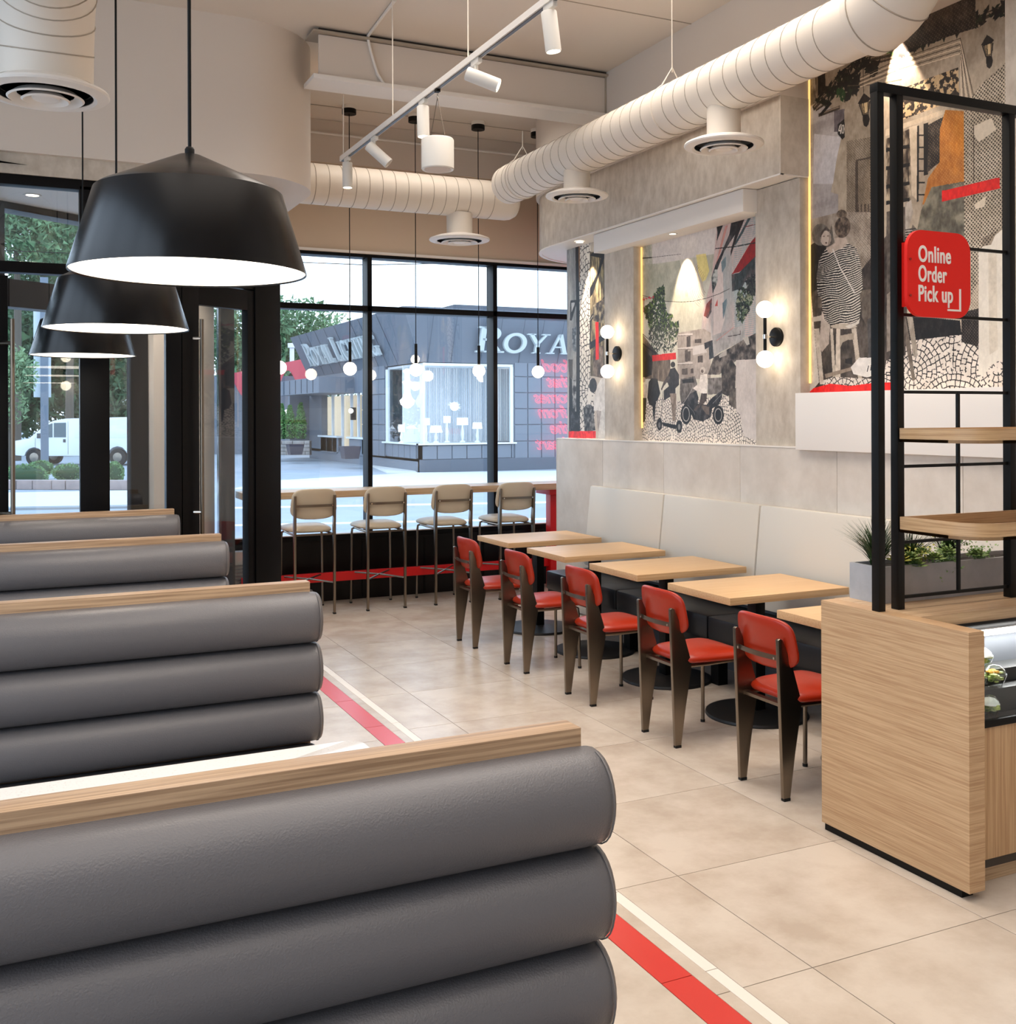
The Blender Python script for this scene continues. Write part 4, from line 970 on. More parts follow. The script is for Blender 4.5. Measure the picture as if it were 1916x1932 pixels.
c.poly([(234, 280), (262, 250), (360, 240), (360, 290), (300, 480), (262, 600), (234, 640), (234, 560), (300, 430), (330, 300)], K)
c.poly([(234, 810), (360, 620), (360, 660), (244, 840), (244, 1060), (234, 1060)], K); c.line([(234, 830), (360, 640)], 6, (210, 200, 180))
c.poly([(244, 1010), (360, 940), (360, 990), (236, 1078), (232, 1060)], K); c.poly([(262, 700), (360, 640), (360, 860), (262, 830)], DK, col2=(150, 140, 110), cell=14, seed=12)
c.poly([(262, 1080), (345, 1040), (350, 1320), (262, 1300)], (88, 72, 62), col2=(150, 128, 108), cell=20, seed=13)
c.cobble([(160, 1320), (280, 1320), (270, 1780), (160, 1780)], .05, (218, 208, 194), (60, 54, 50), seed=6)
c.ell((262, 1380), 32, 62, (60, 56, 56)); c.ell((226, 1600), 46, 60, (52, 50, 50), col2=(150, 148, 144), cell=10, seed=14); c.poly([(184, 1560), (262, 1580), (282, 1760), (190, 1770)], (46, 44, 44), col2=(140, 136, 130), cell=14, seed=16)
c.poly([(300, 1380), (330, 1320), (362, 1300), (362, 1600), (330, 1610), (268, 1590), (270, 1500)], (214, 206, 196), nz=20, seed=15); c.poly([(292, 1590), (340, 1600), (345, 1770), (300, 1770)], (170, 158, 148), nz=24)
c.poly([(330, 1600), (362, 1580), (362, 1840), (300, 1840), (310, 1760)], (206, 200, 190), nz=20)
c.poly([(282, 842), (308, 842), (312, 1158), (284, 1165)], RED); c.poly([(55, 1768), (285, 1765), (285, 1826), (55, 1830)], RED, nz=40, seed=17)
c.finish()
# ---- street mural (b)
c = Canvas('b', 420, (212, 204, 182)); c.zoom(1190, 400, 7.664)
c.poly([(80, 300), (1820, -50), (1820, 1860), (80, 1860)], (218, 210, 188), col2=(188, 182, 158), cell=110, seed=21)
c.poly([(105, 470), (300, 440), (300, 900), (105, 900)], (176, 176, 156), col2=(206, 200, 178), cell=10, seed=22); c.poly([(300, 450), (1230, 180), (1240, 600), (720, 690), (310, 780)], (218, 206, 196), nz=10)
c.poly([(105, 780), (700, 700), (850, 1300), (105, 1300)], (202, 196, 168), col2=(168, 166, 138), al=.8, cell=60, seed=23)
c.line([(105, 672), (300, 658)], 16, (46, 42, 38)); c.line([(300, 658), (720, 608)], 6, (110, 100, 90))
c.poly([(940, 620), (1080, 600), (1130, 850), (1080, 980), (1030, 1010), (970, 860)], (232, 214, 136), al=.8)
for r in range(8): c.ring((1120, 1040), 90 + r * 26, 150 + r * 32, 5, (176, 128, 110), 120, 232, .9)
# façade on the right
c.poly([(1240, 190), (1820, 20), (1820, 1860), (1000, 1860), (1040, 1440), (1160, 960), (1200, 620)], (212, 180, 170), col2=(172, 172, 168), cell=80, seed=25, st=(2.5, .6))
for i in range(60):
    z = 1.55 + 0.026 * i * 1.0
for i in range(0, 64):
    yy = 60 + i * 30
    c.poly([(1480, yy), (1820, yy - 60), (1820, yy - 48), (1480, yy + 12)], (150, 172, 172), al=.75)
c.poly([(1500, 900), (1640, 860), (1640, 1860), (1500, 1860)], (150, 168, 170), al=.5, nz=20)
c.poly([(1360, 200), (1400, 190), (1260, 700), (1220, 760)], (200, 150, 140)); c.poly([(1255, 700), (1320, 690), (1350, 1560), (1260, 1860), (1190, 1860), (1200, 1000)], (214, 194, 184))
c.poly([(1235, 185), (1340, 158), (1240, 420), (1196, 625), (1236, 430), (1248, 300)], K)
c.poly([(1450, 125), (1640, 82), (1560, 240), (1500, 330), (1350, 560), (1240, 850), (1158, 960), (1220, 760), (1300, 600), (1420, 320)], K, col2=(92, 84, 86), cell=22, seed=26)
c.poly([(1700, 70), (1750, 50), (1600, 330), (1510, 480), (1490, 470)], (70, 90, 94)); c.poly([(1560, 120), (1640, 100), (1560, 300), (1500, 460), (1440, 640), (1440, 560)], (58, 40, 36))
c.poly([(1795, 360), (1795, 650), (1700, 760), (1560, 870), (1455, 895), (1700, 470)], (150, 10, 10)); c.line([(1465, 880), (1795, 320)], 10, (210, 190, 176))
c.poly([(1795, 640), (1795, 900), (1660, 980), (1600, 1100), (1460, 1150), (1450, 900), (1560, 880)], (58, 70, 72), col2=(120, 96, 92), cell=40, seed=27)
c.line([(1220, 530), (1500, 500), (1795, 445)], 13, (48, 34, 32)); c.line([(1650, 215), (1795, 180)], 8, (120, 44, 40))
c.poly([(1300, 720), (1370, 640), (1370, 780), (1315, 880)], (120, 140, 146)); c.poly([(1320, 1320), (1380, 1250), (1380, 1340), (1330, 1560)], (110, 132, 140)); c.poly([(1210, 1360), (1250, 1260), (1250, 1360)], (190, 90, 80))
c.poly([(1210, 830), (1250, 830), (1250, 1000), (1180, 1180), (1160, 960)], (58, 62, 60), col2=(190, 190, 180), cell=16, seed=28); c.poly([(1090, 1330), (1170, 1240), (1160, 1440), (1110, 1540), (1050, 1500)], (150, 84, 72), col2=(60, 84, 86), cell=24, seed=29)
c.leaves([(1560, 1110), (1700, 1100), (1795, 900), (1795, 1180), (1720, 1400), (1600, 1600), (1540, 1560), (1530, 1300)], 420, .016, [(44, 66, 48), (84, 106, 70), (28, 44, 36), (150, 152, 120)], 31)
c.leaves([(1660, 1000), (1795, 880), (1795, 1200), (1720, 1200)], 130, .016, [(40, 44, 52), (70, 74, 66)], 32)
c.line([(110, 1185), (280, 1240), (500, 1290), (720, 1302), (900, 1290), (1100, 1245), (1280, 1180), (1420, 1110)], 7, (70, 62, 56))
# tree
tr = [(430, 1045), (480, 1090), (490, 1290), (500, 1450), (600, 1500), (560, 1600), (690, 1600), (680, 1760), (620, 1860), (430, 1860), (330, 1800), (230, 1560), (180, 1400), (300, 1290), (350, 1180)]
c.leaves(tr, 900, .018, [(74, 96, 46), (50, 70, 34), (104, 122, 62), (34, 46, 28)], 33); c.poly([(180, 1220), (190, 1220), (190, 1450), (180, 1450)], (110, 50, 60)); c.leaves([(110, 1260), (330, 1220), (330, 1240), (110, 1290)], 40, .008, [(196, 60, 80)], 34)
c.zoom(1180, 620, 7.369)
c.poly([(180, 0), (250, 100), (430, 330), (520, 420), (560, 700), (180, 700)], (78, 66, 56), col2=(150, 130, 108), cell=36, seed=35); c.poly([(330, 430), (620, 420), (620, 760), (330, 700)], (150, 128, 108), col2=(90, 74, 62), cell=18, st=(3, .5), seed=36)
c.leaves([(340, 0), (720, 0), (740, 200), (640, 330), (430, 330), (300, 150)], 330, .015, [(60, 70, 50), (40, 44, 36), (104, 110, 84), (190, 184, 166)], 37)
c.line([(180, 165), (300, 260), (420, 345)], 22, K); c.line([(185, 30), (300, 130), (440, 250)], 10, (70, 60, 52)); c.poly([(180, 190), (240, 260), (370, 420), (360, 640), (180, 720)], (40, 34, 32), nz=26)
c.poly([(720, 60), (1080, 0), (1180, 60), (1180, 700), (720, 700)], (196, 180, 166), col2=(160, 144, 130), cell=50, seed=38)
for x0, y0, x1, y1 in ((845, 110, 900, 260), (820, 300, 860, 460), (1000, 380, 1070, 470), (960, 150, 1050, 200), (780, 560, 860, 640), (900, 560, 940, 620), (860, 320, 900, 450)): c.poly([(x0, y0), (x1, y0 - 10), (x1, y1), (x0, y1)], (104, 90, 80))
for y in (80, 270, 480): c.poly([(720, y), (930, y - 20), (930, y + 12), (720, y + 14)], (214, 200, 188)); c.line([(720, y + 18), (930, y + 14)], 5, (90, 78, 70))
c.poly([(930, 250), (1080, 220), (1130, 330), (930, 370)], (212, 200, 190)); c.poly([(1150, 180), (1210, 160), (1230, 400), (1160, 430)], (70, 74, 78)); c.poly([(1090, 200), (1200, 160), (1180, 240), (1100, 290)], (58, 54, 56))
c.poly([(1200, 100), (1640, -60), (1640, 160), (1300, 330), (1220, 400)], (176, 168, 162), al=.9, nz=20); c.line([(1260, 170), (1500, -20)], 8, (200, 140, 130)); c.line([(1420, 110), (1590, 80), (1590, 30)], 8, (60, 40, 40))
c.poly([(1220, 400), (1460, 260), (1640, 150), (1810, 60), (1810, 430), (1540, 440), (1300, 640), (1140, 640)], (150, 136, 124), col2=(66, 58, 54), cell=20, seed=39); c.poly([(1290, 370), (1400, 290), (1400, 370), (1300, 410)], (196, 184, 170)); c.poly([(1620, 130), (1700, 100), (1720, 220), (1680, 230)], (196, 186, 172))
c.poly([(1330, 560), (1470, 430), (1530, 520), (1520, 830), (1420, 940), (1330, 900)], (70, 60, 54), col2=(130, 116, 102), cell=16, seed=40)
c.cobble([(180, 1060), (330, 1000), (480, 960), (760, 1010), (1400, 930), (1540, 1100), (1820, 1090), (1820, 1640), (170, 1640)], .025, (228, 214, 198), (44, 38, 36), seed=41)
# people and vehicles
c.poly([(320, 740), (360, 690), (440, 700), (480, 900), (440, 1000), (330, 1060), (300, 960)], (50, 46, 46)); c.poly([(330, 1050), (420, 1010), (400, 1280), (388, 1290), (372, 1080)], (40, 36, 38))
c.ell((250, 710), 24, 38, (176, 160, 142)); c.poly([(205, 780), (290, 770), (305, 870), (290, 960), (200, 970), (185, 860)], (196, 180, 162), nz=30); c.poly([(205, 965), (290, 965), (285, 1060), (268, 1280), (250, 1300), (225, 1290), (240, 1100), (205, 1060)], (40, 36, 36))
c.poly([(760, 700), (960, 660), (990, 760), (980, 1020), (770, 1040), (750, 900)], (120, 110, 102), nz=40); c.poly([(780, 710), (940, 690), (950, 750), (790, 760)], (60, 54, 50)); c.poly([(1140, 690), (1330, 680), (1340, 900), (1140, 920)], (130, 120, 112), nz=40, seed=44)
c.ell((655, 500), 32, 40, (60, 52, 48)); c.poly([(620, 560), (680, 540), (740, 640), (740, 780), (690, 830), (690, 900), (530, 1000), (530, 860), (600, 800), (570, 720), (590, 650)], (58, 52, 54), nz=14); c.poly([(590, 650), (620, 680), (530, 800), (500, 860), (490, 840), (530, 730)], (92, 80, 72))
c.poly([(610, 900), (700, 900), (700, 1060), (690, 1280), (650, 1290), (640, 1100)], (150, 130, 112), nz=30); c.line([(520, 870), (500, 1180), (470, 1340)], 13, (120, 112, 106)); c.ell((468, 1330), 38, 84, K); c.ell((468, 1340), 16, 40, (120, 116, 112)); c.poly([(500, 1300), (700, 1340), (700, 1400), (520, 1350)], K); c.ell((742, 1360), 42, 88, K); c.ell((742, 1366), 18, 42, (140, 136, 130))
c.ell((838, 1190), 72, 140, K); c.ring((838, 1190), 46, 96, 14, (190, 180, 170)); c.ell((1285, 1200), 76, 132, K); c.ring((1285, 1200), 48, 88, 14, (180, 170, 160))
c.poly([(780, 1040), (900, 900), (980, 860), (1010, 960), (1000, 1040), (1120, 1060), (1200, 960), (1345, 850), (1335, 960), (1290, 1060), (1200, 1110), (1180, 1230), (1070, 1290), (940, 1262), (890, 1130), (850, 1060)], (34, 30, 32), col2=(92, 86, 84), cell=18, seed=45); c.line([(800, 1040), (890, 900), (940, 800)], 12, (170, 160, 150)); c.line([(1210, 1040), (1340, 900)], 8, (150, 144, 140)); c.line([(860, 1060), (940, 1150), (960, 1200)], 7, (150, 144, 140))
c.ell((1070, 580), 38, 48, (206, 192, 176)); c.ell((1062, 592), 18, 24, (120, 100, 88)); c.poly([(1040, 640), (1130, 630), (1140, 800), (1110, 960), (1040, 900), (960, 850), (930, 830), (1020, 760)], (232, 218, 204), nz=26, cell=10, seed=46); c.poly([(1050, 900), (1130, 900), (1120, 1000), (1050, 1070), (960, 1150), (940, 1130), (1020, 1040)], (96, 80, 70), nz=20); c.poly([(1060, 1060), (1160, 1090), (1160, 1200), (1120, 1190), (1050, 1090)], (120, 104, 92))
c.poly([(1530, 440), (1815, 420), (1820, 1560), (1640, 1500), (1590, 1200), (1530, 1140)], (210, 196, 186), nz=12, cell=50); c.poly([(1430, 900), (1530, 820), (1535, 1120), (1440, 1060)], (88, 78, 70), col2=(140, 126, 112), cell=16, seed=47)
c.poly([(365, 370), (695, 334), (700, 425), (370, 456)], RED)
c.finish()
# ---- tall mural (c)
c = Canvas('c', 400, (202, 184, 158)); c.zoom(1500, 40, 5.085)
c.poly([(90, -300), (2300, -400), (2300, 2200), (90, 2200)], (184, 166, 142), col2=(158, 140, 118), cell=90, seed=51)
c.poly([(100, 480), (180, 450), (200, 780), (100, 830)], (120, 104, 88), col2=(180, 166, 148), cell=22, seed=52); c.poly([(190, 440), (280, 400), (290, 640), (200, 740)], (50, 40, 36)); c.poly([(200, 450), (215, 445), (215, 740), (200, 740)], (150, 130, 108))
c.poly([(110, 820), (240, 800), (420, 860), (470, 900), (440, 1120), (400, 1300), (340, 1640), (410, 1660), (410, 1932), (110, 1932)], (186, 178, 174), col2=(160, 150, 146), cell=60, st=(.5, 1.6), seed=53)
c.poly([(180, 1080), (440, 1110), (390, 1350), (360, 1560), (170, 1560)], (190, 184, 184), nz=10); c.poly([(370, 860), (470, 840), (470, 930), (410, 1060), (370, 1060)], (110, 100, 104))
for pts, wd in (([(180, 830), (300, 700), (420, 520), (560, 410), (760, 350), (1017, 290), (1300, 150), (1700, 0), (2100, -170)], 44), ([(200, 850), (330, 760), (480, 560), (620, 440), (800, 390), (1017, 330)], 22), ([(230, 900), (420, 830)], 30)): c.line(pts, wd, (84, 70, 58)); c.line([(x, y - 8) for x, y in pts], wd * .3, (150, 130, 108))
c.poly([(225, 900), (330, 770), (350, 790), (250, 905)], K)
for pts, n, sd in (([(180, 760), (420, 500), (680, 300), (700, 400), (520, 560), (300, 800)], 110, 1), ([(480, 520), (620, 520), (600, 650), (520, 780), (480, 760)], 70, 2), ([(680, 400), (800, 400), (760, 520), (680, 520)], 40, 3), ([(1000, 240), (2100, -220), (2100, -100), (1500, 130), (1000, 330)], 160, 4)): c.leaves(pts, n, .026, [(34, 28, 24), (52, 44, 34), (40, 50, 30)], 60 + sd)
c.leaves([(400, 660), (470, 650), (480, 760), (400, 740)], 24, .018, [(50, 90, 44)], 65); c.leaves([(880, 240), (1000, 220), (980, 330), (870, 310)], 22, .02, [(90, 140, 60), (60, 90, 50)], 66)
c.line([(650, 460), (648, 600), (655, 690)], 6, (70, 56, 44)); c.line([(500, 620), (760, 610), (1017, 560)], 7, (110, 92, 74))
for dx, dy, k in ((0, 0, 1.), (1180, -560, 1.0)):
    L = lambda *p: [(x + dx, y + dy) for x, y in p]
    c.poly(L((655, 690), (722, 742), (700, 770), (620, 800), (598, 790)), (52, 40, 34)); c.poly(L((610, 800), (716, 765), (712, 840), (690, 890), (640, 905)), (120, 100, 78)); c.poly(L((640, 790), (690, 775), (690, 870), (655, 885)), (206, 184, 146))
    for q in (L((612, 800), (645, 900)), L((712, 770), (696, 890)), L((652, 785), (660, 880))): c.line(q, 7, K)
    c.poly(L((645, 900), (700, 890), (712, 940), (700, 990), (680, 1015), (655, 1000), (645, 950)), (46, 36, 32))
c.poly([(405, 990), (470, 935), (472, 1110), (450, 1135), (405, 1080)], (36, 30, 30)); c.line([(425, 1000), (415, 1050), (436, 1050)], 9, (220, 210, 196)); c.line([(436, 990), (434, 1080)], 9, (220, 210, 196)); c.ring((455, 1035), 10, 40, 8, (220, 210, 196))
# door with halftone
c.poly([(490, 1150), (760, 1105), (760, 1932), (490, 1932)], (150, 132, 110), nz=22, cell=40); c.poly([(575, 1330), (760, 1290), (760, 1310), (600, 1340), (600, 1932), (575, 1932)], (96, 82, 70)); c.dots([(490, 1150), (760, 1105), (760, 1932), (490, 1932)], 6.5, .26, (84, 72, 60))
for x in range(590, 750, 34): c.poly([(x, 1760), (x + 16, 1750), (x + 16, 1880), (x, 1900)], (92, 78, 66))
# carved lintel, door frame
c.zoom(1500, 140, 4.6)
c.poly([(700, -540), (1560, -900), (1560, -400), (860, -180), (700, -260)], (58, 46, 40), col2=(96, 80, 66), cell=60, seed=70); c.dots([(700, -540), (1560, -900), (1560, -400), (860, -180)], 9, .18, (120, 104, 88))
for i in range(6): c.line([(560, 110 - i * 16), (900, -20 - i * 22), (1430, -180 - i * 26), (1440 + i * 24, 260)], 6, (110, 92, 74) if i % 2 else (226, 206, 176))
c.poly([(860, 150), (1090, 60), (1410, -60), (1420, 210), (940, 390), (860, 390)], (70, 58, 48), col2=(196, 172, 138), cell=9, seed=71, thr=.5); c.poly([(780, 480), (1310, 300), (1310, 340), (940, 470), (780, 540)], (198, 178, 150))
c.poly([(786, 560), (1000, 470), (1000, 1100), (786, 1120)], (70, 58, 50), col2=(190, 170, 140), cell=18, st=(1.6, .5), seed=72)
for y in (640, 800, 960, 1100): c.poly([(786, y), (990, y - 30), (990, y), (786, y + 34)], K)
c.poly([(985, 460), (1060, 440), (1060, 1100), (1010, 1050)], (200, 180, 152), nz=14); c.poly([(1055, 450), (1072, 445), (1068, 1100), (1052, 1110)], K); c.poly([(1110, 430), (1150, 420), (1150, 870), (1112, 880)], K)
for y in (530, 635, 735, 840, 940, 1045): c.line([(1065, y), (1120, y)], 9, K)
c.poly([(1150, 440), (1280, 370), (1270, 640), (1290, 740), (1200, 800), (1140, 860)], (48, 42, 40), col2=(86, 76, 68), cell=22, seed=73)
c.poly([(1300, 310), (1460, 320), (1462, 930), (1270, 980), (1200, 1130), (1100, 1130), (1150, 900), (1250, 760), (1250, 480)], (196, 132, 52), col2=(170, 116, 60), cell=60, seed=74)
c.poly([(1180, 980), (1462, 930), (1462, 1420), (1300, 1410), (1050, 1380), (1090, 1180)], (150, 142, 120), col2=(104, 98, 84), cell=26, seed=75); c.dots([(1150, 320), (1462, 300), (1462, 1000), (1150, 900)], 8, .14, (226, 196, 150))
c.poly([(1462, 320), (1600, 100), (1820, -60), (1820, 1320), (1620, 1420), (1590, 1800), (1500, 1900), (1462, 1400)], (196, 180, 154), nz=22, cell=60); c.dots([(1462, 300), (1600, 100), (1820, -100), (1820, 1300), (1700, 1420), (1600, 1800), (1500, 1950), (1462, 1400)], 8.5, .32, (84, 72, 60))
c.poly([(1545, 450), (1700, 380), (1740, 480), (1590, 590), (1545, 520)], (214, 198, 172)); c.line([(1545, 440), (1545, 1100)], 7, (110, 94, 78)); c.poly([(1550, 1130), (1650, 1060), (1640, 1150), (1560, 1170)], (214, 198, 172))
c.poly([(1268, 1012), (1770, 895), (1772, 992), (1268, 1108)], RED)
c.zoom(1480, 400, 3.864)
# dark scene behind the figures
c.poly([(160, 560), (270, 560), (560, 420), (790, 100), (880, 60), (880, 1300), (160, 1300)], (66, 56, 50), col2=(104, 92, 82), cell=50, seed=80); c.poly([(160, 60), (400, 0), (650, 0), (650, 300), (560, 420), (530, 280), (300, 220), (160, 220)], (176, 160, 142), col2=(146, 130, 114), cell=26, seed=81)
c.dots([(460, 0), (650, 0), (650, 400), (560, 400)], 6.5, .24, (96, 84, 72))
c.poly([(160, 300), (190, 240), (260, 190), (310, 250), (250, 350), (240, 560), (190, 590), (160, 560)], (46, 40, 38)); c.ell((262, 165), 66, 80, (120, 110, 100), nz=20); c.poly([(340, 90), (360, 220), (330, 250), (300, 260)], (110, 100, 90)); c.ell((298, 190), 40, 56, (196, 176, 158))
c.ell((284, 176), 8, 4, (128, 108, 94)); c.ell((315, 174), 7, 4, (128, 108, 94)); c.ell((301, 224), 7, 6, (112, 84, 76)); c.poly([(322, 150), (338, 180), (330, 230), (312, 246), (320, 200)], (160, 140, 124)); c.poly([(258, 150), (300, 108), (340, 140), (320, 134), (290, 134), (268, 170), (262, 210)], (96, 84, 76))
c.poly([(160, 370), (185, 470), (190, 580), (250, 1240), (200, 1300), (160, 1300)], (206, 194, 178), nz=16)
c.poly([(240, 620), (620, 560), (650, 600), (650, 640), (240, 700)], (120, 106, 92), nz=24); c.poly([(560, 640), (650, 560), (650, 760), (600, 840), (560, 760)], (110, 98, 86), nz=16); c.poly([(600, 780), (650, 760), (640, 1060), (610, 1060)], (90, 86, 84))
for x0, x1, x2, x3 in ((375, 405, 405, 365), (485, 520, 568, 540), (330, 350, 375, 352), (215, 250, 285, 255)): c.poly([(x0, 850), (x1, 845), (x2, 1255), (x3, 1255)], (196, 180, 160), nz=24, seed=x0)
c.poly([(400, 900), (500, 880), (505, 930), (460, 930), (420, 950), (400, 1000)], (170, 154, 134)); c.poly([(190, 770), (270, 750), (275, 790), (200, 800)], (190, 176, 158)); c.poly([(270, 720), (330, 820), (320, 960), (270, 1020), (250, 960)], (188, 170, 154), nz=14)
c.poly([(290, 1180), (480, 1130), (560, 1110), (560, 1130), (300, 1210)], (150, 132, 114))
c.cobble([(280, 1225), (360, 1200), (640, 1215), (640, 1262), (280, 1262)], .035, (214, 202, 188), (60, 52, 48))
c.poly([(480, 1130), (540, 1060), (640, 1060), (645, 1190), (600, 1205), (500, 1180)], (222, 214, 204), nz=16); c.poly([(440, 1070), (490, 1060), (490, 1110), (440, 1100)], (40, 34, 32)); c.line([(610, 1120), (600, 1160)], 6, K); c.line([(630, 1115), (625, 1150)], 6, K)
shirt = [(300, 262), (350, 248), (460, 225), (520, 262), (545, 330), (560, 430), (568, 560), (545, 600), (555, 700), (545, 760), (520, 800), (440, 832), (340, 832), (290, 780), (272, 700), (268, 625), (238, 600), (232, 470), (248, 350)]
r = c.mask([c.P(p) for p in shirt]); m, sl = r; c.fill(r, (46, 40, 38))
Yg, Xg = np.mgrid[sl[0], sl[1]].astype(float); cx = (sl[1].start + sl[1].stop) / 2; ww = (sl[1].stop - sl[1].start) / 2; u = (Xg - cx) / ww
ph = (Yg - sl[0].start) / 5.6 + 1.5 * u * u * np.sin((Yg - sl[0].start) / m.shape[0] * 5 - 1) + u * 1.5 + 2.2 * (vnoise(m.shape[0], m.shape[1], 40, 5, 2) - .5)
st_ = (ph % 1.0) < (.42 + .12 * u)
c.im[sl] = np.where((m & st_)[..., None], np.array((216, 204, 188), float), c.im[sl])
c.poly([(300, 262), (370, 225), (360, 190), (440, 180), (460, 225), (420, 262), (360, 285), (320, 300)], (190, 168, 150), nz=12); c.line([(350, 270), (400, 400), (510, 590)], 9, (206, 196, 186))
c.ell((420, 110), 58, 78, (70, 58, 50), rot=.15, col2=(130, 110, 92), cell=8, seed=85); c.ell((415, 15), 38, 32, (90, 76, 64), col2=(150, 128, 106), cell=7, seed=86)
c.ell((430, 832), 96, 20, (186, 170, 150)); c.poly([(440, 832), (520, 800), (548, 770), (540, 810), (470, 850)], (206, 196, 182))
# second party behind the frame
c.poly([(740, 0), (880, -40), (880, 300), (930, 90), (965, 130), (960, 170), (900, 260), (880, 1240), (740, 1250)], (120, 108, 96), col2=(70, 60, 54), cell=40, seed=88); c.poly([(876, -60), (920, -90), (935, 0), (905, 110), (960, 165), (876, 180)], (176, 164, 150), nz=24)
for i in range(7): c.line([(878, 130 + i * 18), (950, 120 + i * 20)], 6, (50, 44, 42))
c.poly([(790, 160), (830, 60), (830, 200), (800, 440), (770, 500)], (190, 176, 160)); c.poly([(742, 600), (790, 560), (790, 1000), (742, 1020)], (150, 136, 122), nz=20)
c.cobble([(740, 1080), (880, 1040), (880, 940), (1285, 890), (1410, 980), (1640, 1020), (1640, 1320), (700, 1320)], .033, (226, 212, 196), (46, 40, 38), seed=90)
c.poly([(880, 750), (1275, 790), (1287, 892), (880, 940)], (44, 38, 36), nz=10); c.poly([(1287, 730), (1420, 700), (1412, 982), (1287, 945)], (56, 48, 44)); c.dots([(1287, 600), (1420, 560), (1412, 982), (1287, 945)], 7, .22, (120, 106, 92))
c.poly([(885, 750), (930, 750), (968, 1040), (940, 1060)], (170, 156, 138), nz=20); c.poly([(880, 760), (905, 900), (950, 1220), (928, 1230), (880, 960)], (130, 116, 102), nz=20)
c.poly([(1410, 290), (1440, 250), (1500, 240), (1530, 170), (1600, 110), (1650, 100), (1650, 1020), (1500, 1120), (1440, 1200), (1410, 1180)], (224, 214, 196), nz=8, cell=60); c.poly([(1480, 300), (1540, 300), (1550, 1000), (1490, 1040)], (206, 190, 164), al=.5, nz=20)
c.poly([(170, 1320), (210, 1282), (330, 1250), (480, 1266), (640, 1245), (785, 1238), (785, 1320)], RED, nz=20)
c.finish()
# ================================================================ OUTSIDE
GZ = -.40
def W(px, f, z):
    p = Vector((0, 0, 0)) + Vector((FW.x, FW.y, 0)) * f + _R0 * ((px - PX) / FPX * f); return Vector((p.x, p.y, z))
ASPH = mat('road_asphalt', (168, 174, 182), .85, noise=(.5, (150, 157, 166), (1, 1, 1), .3, .7)); WALK = mat('sidewalk_concrete', (214, 214, 210), .85)
BG_ = mat('shop_grey_paint', (118, 124, 134), .6); BGD = mat('shop_fascia_grey', (104, 110, 120), .55); BGP = mat('shop_plinth_grey', (92, 98, 108), .7); WF = mat('white_shop_frame', (226, 230, 232), .5)
g = struct('ground', B().box(-90, 140, 9.9, 170, GZ - .2, GZ), ASPH)
gl = B().box(-30, 6.4, -4, 9.9, GZ - .2, GZ - .01); struct('ground', gl, ASPH)
def slab(pts, z0, z1, m, nm='sidewalk'):
    o = B().prism([(p.x, p.y) for p in pts], z0, z1).obj(nm, m); o['kind'] = 'structure'; return o
def gp(px, py, z=GZ): return un(px, py, 2, z)
slab([gp(430, 925), gp(1500, 905), gp(1500, 888), gp(1060, 889), gp(786, 893), gp(520, 908)], GZ, GZ + .03, WALK)
slab([gp(786, 893), gp(758, 872), gp(690, 862), gp(590, 847), gp(540, 847), gp(620, 856), gp(690, 876), gp(730, 893)], GZ, GZ + .05, WALK)
slab([gp(-300, 965), gp(330, 955), gp(330, 926), gp(-300, 938)], GZ, GZ + .04, WALK)
slab([gp(-300, 968), gp(330, 958), gp(330, 955), gp(-300, 965)], GZ, GZ + .05, mat('kerb_grey', (150, 154, 156), .9), 'kerb')
for a, b_ in (((430, 957), (1500, 938)), ((430, 990), (1500, 968)), ((-200, 1004), (330, 996))):
    w_ = 3
    slab([gp(a[0], a[1] + w_), gp(b_[0], b_[1] + w_), gp(*b_), gp(*a)], GZ, GZ + .004, mat('road_paint', (236, 240, 242), .8), 'road_line')

# the lamp shop across the road
XL, YR = 14.0, 37.2
def LY(px): return un(px, 700, 0, XL).y
def RX(px): return un(px, 700, 1, YR).x
def zL(px, py): return un(px, py, 0, XL).z
def zR(px, py): return un(px, py, 1, YR).z
shop = thing('shop_building', 'grey lamp shop with slanted fascia and big lit corner window across the road', 'building', (16, 42, GZ))
yF = LY(583)
wx, wy = RX(967), LY(727)                       # extents of the corner window
zs, zt, zf = zR(850, 836), 3.60, 3.72
XE = 30.0
b = B().box(wx, XE, YR, YR + .3, GZ, zf + .1); b.box(XL, wx, YR, YR + .3, GZ, zs - .06); b.box(XL, XL + .3, YR, wy, .0, zs - .06); b.box(XL, XL + .3, YR, yF, GZ, .12)
b.box(XL, XL + .3, wy, LY(690), 0, zf + .1); b.box(XL, XL + .3, LY(606), yF, 0, zf); b.box(XL, XL + .3, LY(690), LY(606), 2.75, zf + .1)
b.box(XL, XE, YR + 6, YR + 6.2, GZ, zf); b.box(XL, XE, YR, yF, zf, zf + .1); b.obj('wall', BG_, shop)
b = B(); o_ = .9; zt2 = zL(680, 600)
ring0 = [(XL - .02, yF), (XL - .02, YR - .02), (XE, YR - .02)]; ring1 = [(XL - o_, yF + .3), (XL - o_, YR - o_ + .3), (XE, YR - o_ + .3)]
lo = [b.bm.verts.new((x, y, zf)) for x, y in ring0]; hi = [b.bm.verts.new((x, y, 5.72)) for x, y in ring1]
hb_ = [b.bm.verts.new((x, y, z)) for (x, y), z in zip([(XL + 1.2, yF + .3), (XL + 1.2, YR + 1.2), (XE, YR + 1.2)], (5.72,) * 3)]; lb_ = [b.bm.verts.new((x, y, zf)) for x, y in [(XL + 1.2, yF), (XL + 1.2, YR + 1.2), (XE, YR + 1.2)]]
for A, C_ in ((lo, hi), (hi, hb_), (hb_, lb_), (lb_, lo)):
    for i in range(2): b.bm.faces.new((A[i], A[i + 1], C_[i + 1], C_[i]))
